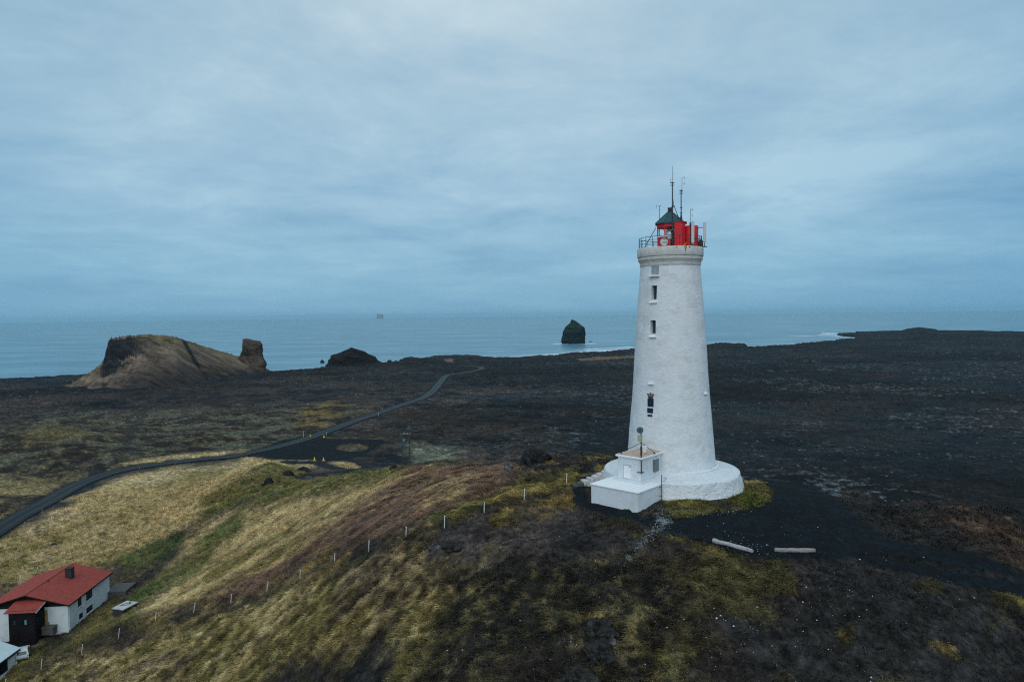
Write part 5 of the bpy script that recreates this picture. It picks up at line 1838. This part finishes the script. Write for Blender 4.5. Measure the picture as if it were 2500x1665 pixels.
# ------------------------------------------------------------------ house with the red roof
ang = 0.0
A = at_z(167.7, 1540, -31.0)                # near right corner
Bf = at_z(268, 1454, -30.8)                 # far right corner
ld = (Bf - A); ld.z = 0
HLEN = ld.length
HRZ = math.atan2(-ld.x, ld.y)               # local +Y runs along the house, away from the camera
HW = 12.0
EA = at_Y(165.5, 1473, A.y).z - A.z         # eave above the near corner
hs_ = empty("house", (A.x, A.y, A.z), HRZ, "white house with red gable roof and dark porch at the foot of the hill", "house")
# local: x from -HW to 0, y from 0 to HLEN
w_ = MB().box((-HW / 2, HLEN / 2, EA / 2 - .6), (HW, HLEN, EA + 1.2)).build("wall", M_HWALL, hs_)
RISE = 1.75
gb = MB().add([(-HW + .02, -.01, EA), (-.02, -.01, EA), (-HW / 2, -.01, EA + RISE - .06), (-HW + .02, .18, EA), (-.02, .18, EA), (-HW / 2, .18, EA + RISE - .06)],
              [(0, 1, 2), (5, 4, 3), (0, 3, 4, 1), (1, 4, 5, 2), (2, 5, 3, 0)])
for k in range(46):
    x = -HW + .4 + k * (HW - .8) / 45
    h = RISE * (1 - abs(x + HW / 2) / (HW / 2)) - .1
    gb.box((x, -.025, EA + h / 2), (.04, .035, max(h, .05)))
gb.box((-HW / 2, -.03, EA - .16), (HW + .1, .10, .36))
gb.build("gable_boarding", M_HDARK, hs_)
MB().add([(-HW, HLEN - .01, EA), (0, HLEN - .01, EA), (-HW / 2, HLEN - .01, EA + RISE - .05), (-HW, HLEN - .2, EA), (0, HLEN - .2, EA), (-HW / 2, HLEN - .2, EA + RISE - .05)],
         [(0, 2, 1), (3, 4, 5), (1, 4, 3, 0), (2, 5, 4, 1), (0, 3, 5, 2)]).build("gable_wall", M_HWALL, hs_)
# corrugated roof
ov, oe = .45, .55
ribs = 150
mb = MB()
ys = np.linspace(-oe, HLEN + .35, ribs * 2 + 1)
sl_ = RISE / (HW / 2)
for sgn in (1, -1):
    xe = (HW / 2 + ov)
    b0 = len(mb.v)
    for i, y in enumerate(ys):
        dzr = .016 if i % 2 else 0
        for xx in (0.0, xe):
            mb.v.append((-HW / 2 + sgn * xx, y, EA + .06 + RISE - sl_ * xx + dzr))
    for i in range(len(ys) - 1):
        f = (b0 + 2 * i, b0 + 2 * i + 1, b0 + 2 * i + 3, b0 + 2 * i + 2)
        mb.f.append(f if sgn > 0 else f[::-1])
mb.tube((-HW / 2, -oe, EA + .08 + RISE), (-HW / 2, HLEN + .35, EA + .08 + RISE), .09, .09, 8)
roof = mb.build("roof", M_HROOF, hs_)
fa = MB()
for sgn in (1, -1):
    x = -HW / 2 + sgn * (HW / 2 + ov - .03)
    fa.box((x, HLEN / 2, EA - sl_ * ov - .06), (.06, HLEN + .8, .20))
    mid = (-HW / 2 + sgn * (HW / 4 + ov / 2), -oe + .05, EA + .06 + RISE - sl_ * (HW / 4 + ov / 2) - .12)
    fa.box(mid, (math.hypot(HW / 2 + ov, RISE + sl_ * ov), .06, .20), rot=Euler((0, math.atan(sl_) * sgn, 0)))
fa.build("bargeboard", M_HDARK, roof)
ch = at_Y(170, 1401, (A.y + Bf.y) / 2 + 1.2)
chl = Matrix.Rotation(-HRZ, 3, 'Z') @ (ch - Vector(hs_.location))
cx_, cy_ = chl.x, chl.y
zr = EA + RISE - sl_ * abs(cx_ + HW / 2)
MB().box((cx_, cy_, zr + .75), (1.05, .95, 1.9)).box((cx_, cy_, zr + 1.73), (1.16, 1.06, .10)).build("chimney", M_CHIM, roof, bevel=.02)
MB().tube((-HW / 2 + .5, HLEN - 2.0, EA + RISE - .2), (-HW / 2 + .5, HLEN - 2.0, EA + RISE + .42), .12, .12, 10).build("roof_vent", M_DARK, roof)
MB().tube((-HW / 2 + .3, 5.2, EA + RISE - .2), (-HW / 2 + .3, 5.2, EA + RISE + .3), .10, .10, 8).build("roof_vent", M_DARK, roof)


def house_win(px0, px1, py0, py1, sill=True):
    """window on the long right wall from its picture box"""
    def loc(px, py):
        d = ray(px, py)
        n_ = Vector((ld.y, -ld.x, 0)).normalized()
        k = (Vector((A.x, A.y, HC)) - Vector((0, 0, HC))).dot(n_) / d.dot(n_)
        p = Vector((0, 0, HC)) + d * k
        return Matrix.Rotation(-HRZ, 3, 'Z') @ (p - Vector(hs_.location))
    a, b = loc(px0, (py0 + py1) / 2 + 4), loc(px1, (py0 + py1) / 2 - 4)
    c = loc((px0 + px1) / 2, py0); d = loc((px0 + px1) / 2, py1)
    w, h = abs(b.y - a.y), abs(c.z - d.z)
    yc, zc2 = (a.y + b.y) / 2, (c.z + d.z) / 2
    f = MB()
    f.box((.0, yc, zc2 + h / 2), (.10, w + .10, .09)).box((.0, yc, zc2 - h / 2), (.10, w + .10, .09))
    f.box((.0, yc - w / 2, zc2), (.10, .09, h)).box((.0, yc + w / 2, zc2), (.10, .09, h))
    if w > 1.2: f.box((.0, yc, zc2), (.08, .06, h))
    o = f.build("window", M_HDARK, hs_)
    MB().box((.005, yc, zc2), (.04, w, h)).build("pane", M_PANE, o)
    if sill: MB().box((.06, yc, zc2 - h / 2 - .10), (.20, w + .24, .09)).build("window_sill", M_WTRIM, o)


house_win(190.5, 197.5, 1455, 1479)
house_win(210.5, 224, 1437.5, 1461)
house_win(193.5, 200.5, 1497, 1509)
house_win(211, 224.5, 1480, 1492)
MB().tube((.10, .12, .1), (.10, .12, EA - .3), .045, .045, 8).build("downpipe", M_HWALL, hs_)
# porch in front of the gable
pr_x0, pr_x1, pr_d, pr_h = -7.2, -3.45, 2.6, 4.6
pr = MB().box(((pr_x0 + pr_x1) / 2, -pr_d / 2, pr_h / 2 - .6), (pr_x1 - pr_x0, pr_d - .02, pr_h + 1.2))
for k in range(24):
    pr.box((pr_x0 + .1 + k * (pr_x1 - pr_x0 - .2) / 23, -pr_d, pr_h / 2 - .2), (.035, .03, pr_h + .2))
porch = pr.build("porch", M_HDARK, hs_)
mb = MB()
xm = (pr_x0 + pr_x1) / 2
ex = .45
mb.add([(pr_x0 - ex, -pr_d - .4, pr_h - .12), (pr_x1 + ex, -pr_d - .4, pr_h - .12), (pr_x1 + ex, .05, pr_h + .62), (pr_x0 - ex, .05, pr_h + .62)], [(0, 1, 2, 3)])
mb.v += [(x, y, z - .09) for x, y, z in mb.v[:4]]
mb.f += [(7, 6, 5, 4), (0, 4, 5, 1), (1, 5, 6, 2), (2, 6, 7, 3), (3, 7, 4, 0)]
mb.build("porch_roof", M_HROOF, porch)
MB().box((pr_x1 + ex, -pr_d / 2 - .18, pr_h + .15), (.06, pr_d + .6, .10), rot=Euler((math.atan2(.74, pr_d + .45), 0, 0))).build("porch_trim", M_WTRIM, porch)
for x, hh in ((-4.75, .72), (-6.3, .6)):
    MB().box((x, -pr_d - .035, 2.85), (.30, .04, hh)).build("porch_window", M_GLASSL if x > -5 else M_PANE, porch)
MB().box((-2.55, -.55, .55), (1.7, 1.1, 1.1)).box((-2.55, -.55, 1.14), (1.85, 1.25, .12)).build("side_landing", M_CONC, hs_)
stn = MB()
stn.box((-3.25, -.02, 1.9), (.45, .03, 3.2)).box((-3.05, -.022, .9), (.5, .03, 1.5))
stn.build("rust_stain", pmat("ochre_wall_stain", (.26, .19, .07), .9, .4, 3), w_)
HOUSE_C = Matrix.Rotation(HRZ, 3, 'Z') @ Vector((-HW / 2, HLEN / 2, 0)) + Vector(hs_.location)
PORCH_C = Matrix.Rotation(HRZ, 3, 'Z') @ Vector((-5.0, -1.2, 0)) + Vector(hs_.location)

# concrete slab beyond the house
p = at_z(291, 1440, -30.0)
ts = empty("concrete_terrace", (p.x, p.y, p.z), HRZ, "grey concrete slab beside the far corner of the red-roofed house", "terrace")
MB().box((-.2, 1.0, -.35), (3.6, 4.2, .95)).build("slab", M_CONC, ts, bevel=.04)
MB().box((1.66, 1.0, .16), (.16, 4.2, .14)).build("kerb_edge", M_CHIM, ts, bevel=.02)

# covered tank on the slope
p = at_z(302, 1494, -29.3)
tk = empty("covered_tank", (p.x, p.y, Zat(p.x, p.y)), HRZ - .35, "low dark tank with peeling white lid on the grass beside the house", "tank")
MB().box((0, .3, .25), (2.1, 2.9, 1.6)).build("body", M_CHIM, tk, bevel=.05)
ld_ = MB().box((0, .3, 1.10), (2.3, 3.1, .14)).build("lid", pmat("peeling_white_lid", (.40, .43, .44), .85, .08, 2, stain=(.20, .09, .06), stain_amt=.6, stain_scale=1.3), tk, bevel=.03)
MB().path([(-.4, .7, 1.20), (.0, 1.15, 1.20), (.45, .9, 1.20), (.2, .2, 1.20), (-.5, -.2, 1.20), (-.4, .7, 1.20)], .05, 6).build("rust_ring", M_RUSTST, ld_)
MB().tube((.3, .9, 1.15), (.3, .9, 1.45), .05, .05, 6).tube((.1, 1.3, 1.15), (.1, 1.3, 1.4), .05, .05, 6).build("lid_bolt", M_DARK, ld_)
TANK_C = Vector(tk.location)

# ------------------------------------------------------------------ shed at the bottom left
S1 = at_z(40.5, 1622.6, -32.5)
S0 = at_z(0, 1655, -32.6)
sdv = (S1 - S0); sdv.z = 0
SRZ = math.atan2(-sdv.x, sdv.y)
sh = empty("shed", (S1.x, S1.y, S1.z), SRZ, "white shed with pale tin roof at the bottom left corner", "shed")
SL, SW, SE = 8.5, 7.0, 2.35
MB().box((-SW / 2, -SL / 2, SE / 2 - .4), (SW, SL, SE + .8)).build("wall", M_HWALL, sh)
mb = MB()
rise, o_ = 1.35, .35
s2 = rise / (SW / 2)
for sgn in (1, -1):
    xe = SW / 2 + o_
    pts = [(-SW / 2, .45, SE + .12 + rise), (-SW / 2, -SL - .4, SE + .12 + rise), (-SW / 2 + sgn * xe, -SL - .4, SE + .12 - s2 * o_), (-SW / 2 + sgn * xe, .45, SE + .12 - s2 * o_)]
    low = [(x, y, z - .10) for x, y, z in pts]
    mb.add(pts + low, [(0, 1, 2, 3), (7, 6, 5, 4), (0, 3, 7, 4), (2, 1, 5, 6), (3, 2, 6, 7), (1, 0, 4, 5)])
rf = mb.build("roof", M_TIN, sh, smooth=20)
MB().box((o_ - .0, -SL / 2, SE - s2 * o_ - .10), (.06, SL + .8, .22)).build("fascia", M_HDARK, rf)
MB().add([(-SW + .02, -.01, SE), (-.02, -.01, SE), (-SW / 2, -.01, SE + rise), (-SW + .02, -.2, SE), (-.02, -.2, SE), (-SW / 2, -.2, SE + rise)],
         [(0, 2, 1), (3, 4, 5), (1, 4, 3, 0), (2, 5, 4, 1), (0, 3, 5, 2)]).build("gable_wall", M_HWALL, sh)
MB().box((.005, -3.4, SE * .48), (.05, 3.0, 1.75)).build("door_opening", M_BLACK, sh)
MB().box((.02, -.04, SE / 2), (.12, .12, SE)).build("corner_trim", M_WTRIM, sh)
SHED_C = Matrix.Rotation(SRZ, 3, 'Z') @ Vector((-SW / 2, -SL / 2, 0)) + Vector(sh.location)

# white hatchback parked at the shed corner, tail towards the camera
def hatchback(loc, rz, paint, label, group):
    e = empty("parked_car", loc, rz, label, "car", group)
    # side outline (y, z) tail to nose, then lofted over the width with tucked-in sides
    out = [(-1.85, .34), (-1.90, .62), (-1.84, .92), (-1.50, 1.36), (-1.25, 1.45), (.10, 1.44), (.75, .98), (1.70, .84), (1.92, .62), (1.90, .34)]
    k = len(out)
    vs_ = []
    for sx, f in ((-1, .80), (-1, 1), (1, 1), (1, .80)):
        for y, z in out:
            w = .83 - max(0, z - .88) * .26
            if f < 1:
                vs_.append((sx * w, y, z))
            else:
                vs_.append((sx * (w - .07), y * 1.0, z + (.035 if z > .5 else 0)))
    order = [0, 1, 2, 3]
    fs = []
    for q in range(3):
        for i in range(k):
            j = (i + 1) % k
            fs.append((q * k + i, q * k + j, (q + 1) * k + j, (q + 1) * k + i))
    fs.append(tuple(range(k))[::-1]); fs.append(tuple(range(3 * k, 4 * k)))
    MB().add(vs_, fs).build("body", paint, e, smooth=30)
    MB().add([(-.60, -1.852, .99), (.60, -1.852, .99), (.54, -1.565, 1.37), (-.54, -1.565, 1.37)], [(0, 1, 2, 3)]).build("rear_window", M_PANE, e)
    MB().add([(-.56, .16, 1.442), (.56, .16, 1.442), (.64, .74, 1.045), (-.64, .74, 1.045)], [(0, 1, 2, 3)]).build("windscreen", M_GLASSL, e)
    for sx in (-1, 1):
        x0_, x1_ = .822 * sx, .735 * sx
        MB().add([(x0_, -1.45, .99), (x0_, .60, .99), (x1_, .06, 1.36), (x1_, -1.25, 1.36)], [(0, 1, 2, 3)]).build("side_window", M_PANE, e)
        MB().box((sx * .72, -1.89, .80), (.09, .06, .20)).build("tail_light", M_RED, e)
        for y in (-1.18, 1.22):
            w = MB().tube((sx * .66, y, .30), (sx * .84, y, .30), .30, .30, 20).build("wheel", M_BLACK, e)
            MB().tube((sx * .842, y, .30), (sx * .85, y, .30), .17, .17, 14).build("rim", M_GREYP, w)
    MB().box((0, -1.91, .46), (1.5, .08, .16)).build("bumper", M_GREYBOX, e, bevel=.02)
    return e


p = at_z(53.5, 1619, -32.4)
WCAR_RZ = math.atan2(-p.x, p.y) - R(3)
WCAR_C = Vector((p.x - 1.85 * math.sin(WCAR_RZ), p.y + 1.85 * math.cos(WCAR_RZ), 0))
WCAR_C.z = Zat(WCAR_C.x, WCAR_C.y)
hatchback(WCAR_C, WCAR_RZ, M_WCAR, "small white car parked tail-first at the corner of the tin-roofed shed", None)


# ------------------------------------------------------------------ fence posts running down the hill
FP = [(1383, 1177, 24), (1280, 1219.5, 25), (1182, 1249, 27), (1085, 1281, 29.5), (991, 1310.5, 26), (900, 1342.5, 26), (817, 1378, 24.5), (732.5, 1415.5, 23.5), (651.5, 1444.5, 22),
      (563.5, 1470.6, 20), (473, 1493, 20.5), (379, 1516, 20), (289, 1554.6, 21), (199, 1595, 21), (100, 1635.5, 21), (13, 1682, 21)]
ordn = ["first", "second", "third", "fourth", "fifth", "sixth", "seventh", "eighth", "ninth", "tenth", "eleventh", "twelfth", "thirteenth", "fourteenth", "fifteenth", "sixteenth"]
proto = None
for i, (px, py, h) in enumerate(FP):
    g = GZ(px, py)
    lab = f"{ordn[i]} white fence post from the lighthouse steps" + (", upright" if i < 8 else ", tilted on the steep slope" if i < 15 else ", cut by the bottom edge")
    if proto is None:
        o = MB().tube((0, 0, -.3), (0, 0, .55), .042, .040, 8).tube((0, 0, .55), (.015, 0, 1.0), .040, .038, 8).box((.018, 0, 1.02), (.11, .09, .05)).build("fence_post", M_POST, None)
        tag(o, lab, "fence post", "white posts of the hillside fence"); proto = o
    else:
        o = proto.copy(); COL.objects.link(o); o["label"] = lab
    o.location = g
    hw = h * math.hypot(g.x, g.y) / FPX
    o.scale = (1, 1, max(.8, hw / 1.02))
    lean = .03 if i < 8 else .12
    o.rotation_euler = (random.uniform(-.03, .03), lean + random.uniform(-.03, .03), random.uniform(-.2, .2))

# slim pole by the plinth
p = PT(1492, 1149, -2.0)
o = MB().tube((0, 0, -.6), (0, 0, 1.35), .025, .022, 6).build("marker_pole", M_POST, None, loc=(p.x, p.y, 1.1))
tag(o, "thin white pole standing on the plinth left of the hut", "pole")

# ------------------------------------------------------------------ yellow cones and roadside stakes
cones = [(757.5, 1066, 6, "yellow cone on the far side of the road by the car park"), (791, 1067.5, 6, "yellow cone between the road and the car park entrance"),
         (767.7, 1124, 8.2, "left yellow cone of the pair at the near edge of the car park"), (789.8, 1124.5, 8.0, "right yellow cone of the pair at the near edge of the car park")]
proto = None
for px, py, h, lab in cones:
    g = GZ(px, py)
    H = h * math.hypot(g.x, g.y) / FPX
    if proto is None:
        o = empty("yellow_cone", g, 0, lab, "cone", "yellow cones around the car park")
        MB().lathe([(.36, -.1), (.36, .10), (.27, .14), (.20, .45), (.12, .80), (.09, .95), (.02, 1.0)], 18).build("body", M_YEL, o, smooth=35)
        MB().box((0, 0, .02), (.82, .82, .12)).build("base", M_YEL, o, bevel=.03)
        proto = o
    else:
        o = dup(proto, g, 0, lab)
    o.scale = (H * .95, H * .95, H)
stakes = [(103, 1256, 12, "ochre roadside stake nearest the camera on the bend"), (341, 1146, 5, "ochre roadside stake where the road passes the tan field"),
          (427, 1134, 5, "ochre roadside stake halfway along the tan field"), (924, 1015, 7, "pale roadside stake on the straight beyond the car park"),
          (797, 1062, 7, "pale roadside stake just past the yellow cones"), (741, 1067, 14, "tall thin grey stake left of the far yellow cones")]
for px, py, h, lab in stakes:
    g = GZ(px, py)
    H = h * math.hypot(g.x, g.y) / FPX
    pale = "pale" in lab or "grey" in lab
    o = MB().box((0, 0, H / 2 - .15), (.11, .07, H + .3)).box((0, 0, H + .02), (.13, .09, .05)).build("road_stake", M_GREYP if pale else M_OCHRE, None, bevel=.01, loc=g)
    tag(o, lab, "stake", "stakes along the gravel road")

# ------------------------------------------------------------------ power pole with transformer
PYY = 158.0
l0, l1 = at_Y(980.6, 1045, PYY), at_Y(998.7, 1047, PYY)
gz = min(Zat(l0.x, PYY), Zat(l1.x, PYY))
pw = empty("power_pole", ((l0.x + l1.x) / 2, PYY, gz), 0, "wooden two-legged power pole with transformer behind the grassy ridge", "power pole")
cx = (l0.x + l1.x) / 2
zl = lambda py: at_Y(990, py, PYY).z - gz
for l in (l0, l1):
    MB().tube((l.x - cx, 0, -1.0), (l.x - cx, 0, l.z - gz), .17, .12, 10).build("pole", M_WOOD, pw)
MB().box((0.0, 0, zl(1059.5)), (2.5, .14, .16)).build("crossarm", M_GREYBOX, pw)
MB().box((.1, -.05, zl(1086)), (2.2, .5, .16)).build("platform", M_GREYBOX, pw)
MB().box((0, 0, zl(1125)), (1.7, .10, .14)).build("crossarm", M_WOOD, pw)
tr = MB().box((-.42, -.12, zl(1080.5)), (.72, .6, 1.1)).build("transformer", M_GREENP, pw, bevel=.05)
MB().tube((-.52, -.12, zl(1075)), (-.52, -.12, zl(1071.5)), .06, .04, 8).tube((-.3, -.12, zl(1075)), (-.3, -.12, zl(1071.5)), .06, .04, 8).build("bushing", M_LENS, tr)
for x in (-.9, -.3, .4, .95):
    MB().lathe([(.05, zl(1058.6)), (.09, zl(1058)), (.05, zl(1057))], 8, c=(x, 0)).build("insulator", M_LENS, pw)
MB().box((.75, 0, zl(1046.5)), (1.1, .1, .10)).build("top_arm", M_GREYBOX, pw)

# ------------------------------------------------------------------ loose cover that needs to know where things stand
ANX_C = an_loc + v_ax * 2.9
CLEAR = [(HOUSE_C.x, HOUSE_C.y, HW / 2 + .2, HLEN / 2 + .2, HRZ), (PORCH_C.x, PORCH_C.y, 3.2, 1.8, HRZ), (SHED_C.x, SHED_C.y, SW / 2 + .2, SL / 2 + .2, SRZ),
         (ANX_C.x, ANX_C.y, 2.8, 3.1, PHI), (TANK_C.x, TANK_C.y, 1.3, 1.7, HRZ - .35), (WCAR_C.x, WCAR_C.y, 1.0, 2.1, WCAR_RZ)]
build_grass()
build_pebbles()

# ------------------------------------------------------------------ sea air
def build_haze():
    x0, x1, y0, y1, z0, z1 = -71000., 71000., -71000., 71000., -53.5, 252.0
    o = MB().box(((x0 + x1) / 2, (y0 + y1) / 2, (z0 + z1) / 2), (x1 - x0, y1 - y0, z1 - z0)).build("haze", None)
    m = bpy.data.materials.new("sea_haze"); m.use_nodes = True
    t = m.node_tree; t.nodes.clear()
    out = N(t, "ShaderNodeOutputMaterial")
    pv = N(t, "ShaderNodeVolumePrincipled")
    val(pv, "Color", (.45, .80, 1.0, 1)); val(pv, "Density", 2.0e-5); val(pv, "Anisotropy", 0.0)
    t.links.new(pv.outputs[0], out.inputs["Volume"])
    o.data.materials.append(m)
    tag(o, kind="stuff")


build_haze()
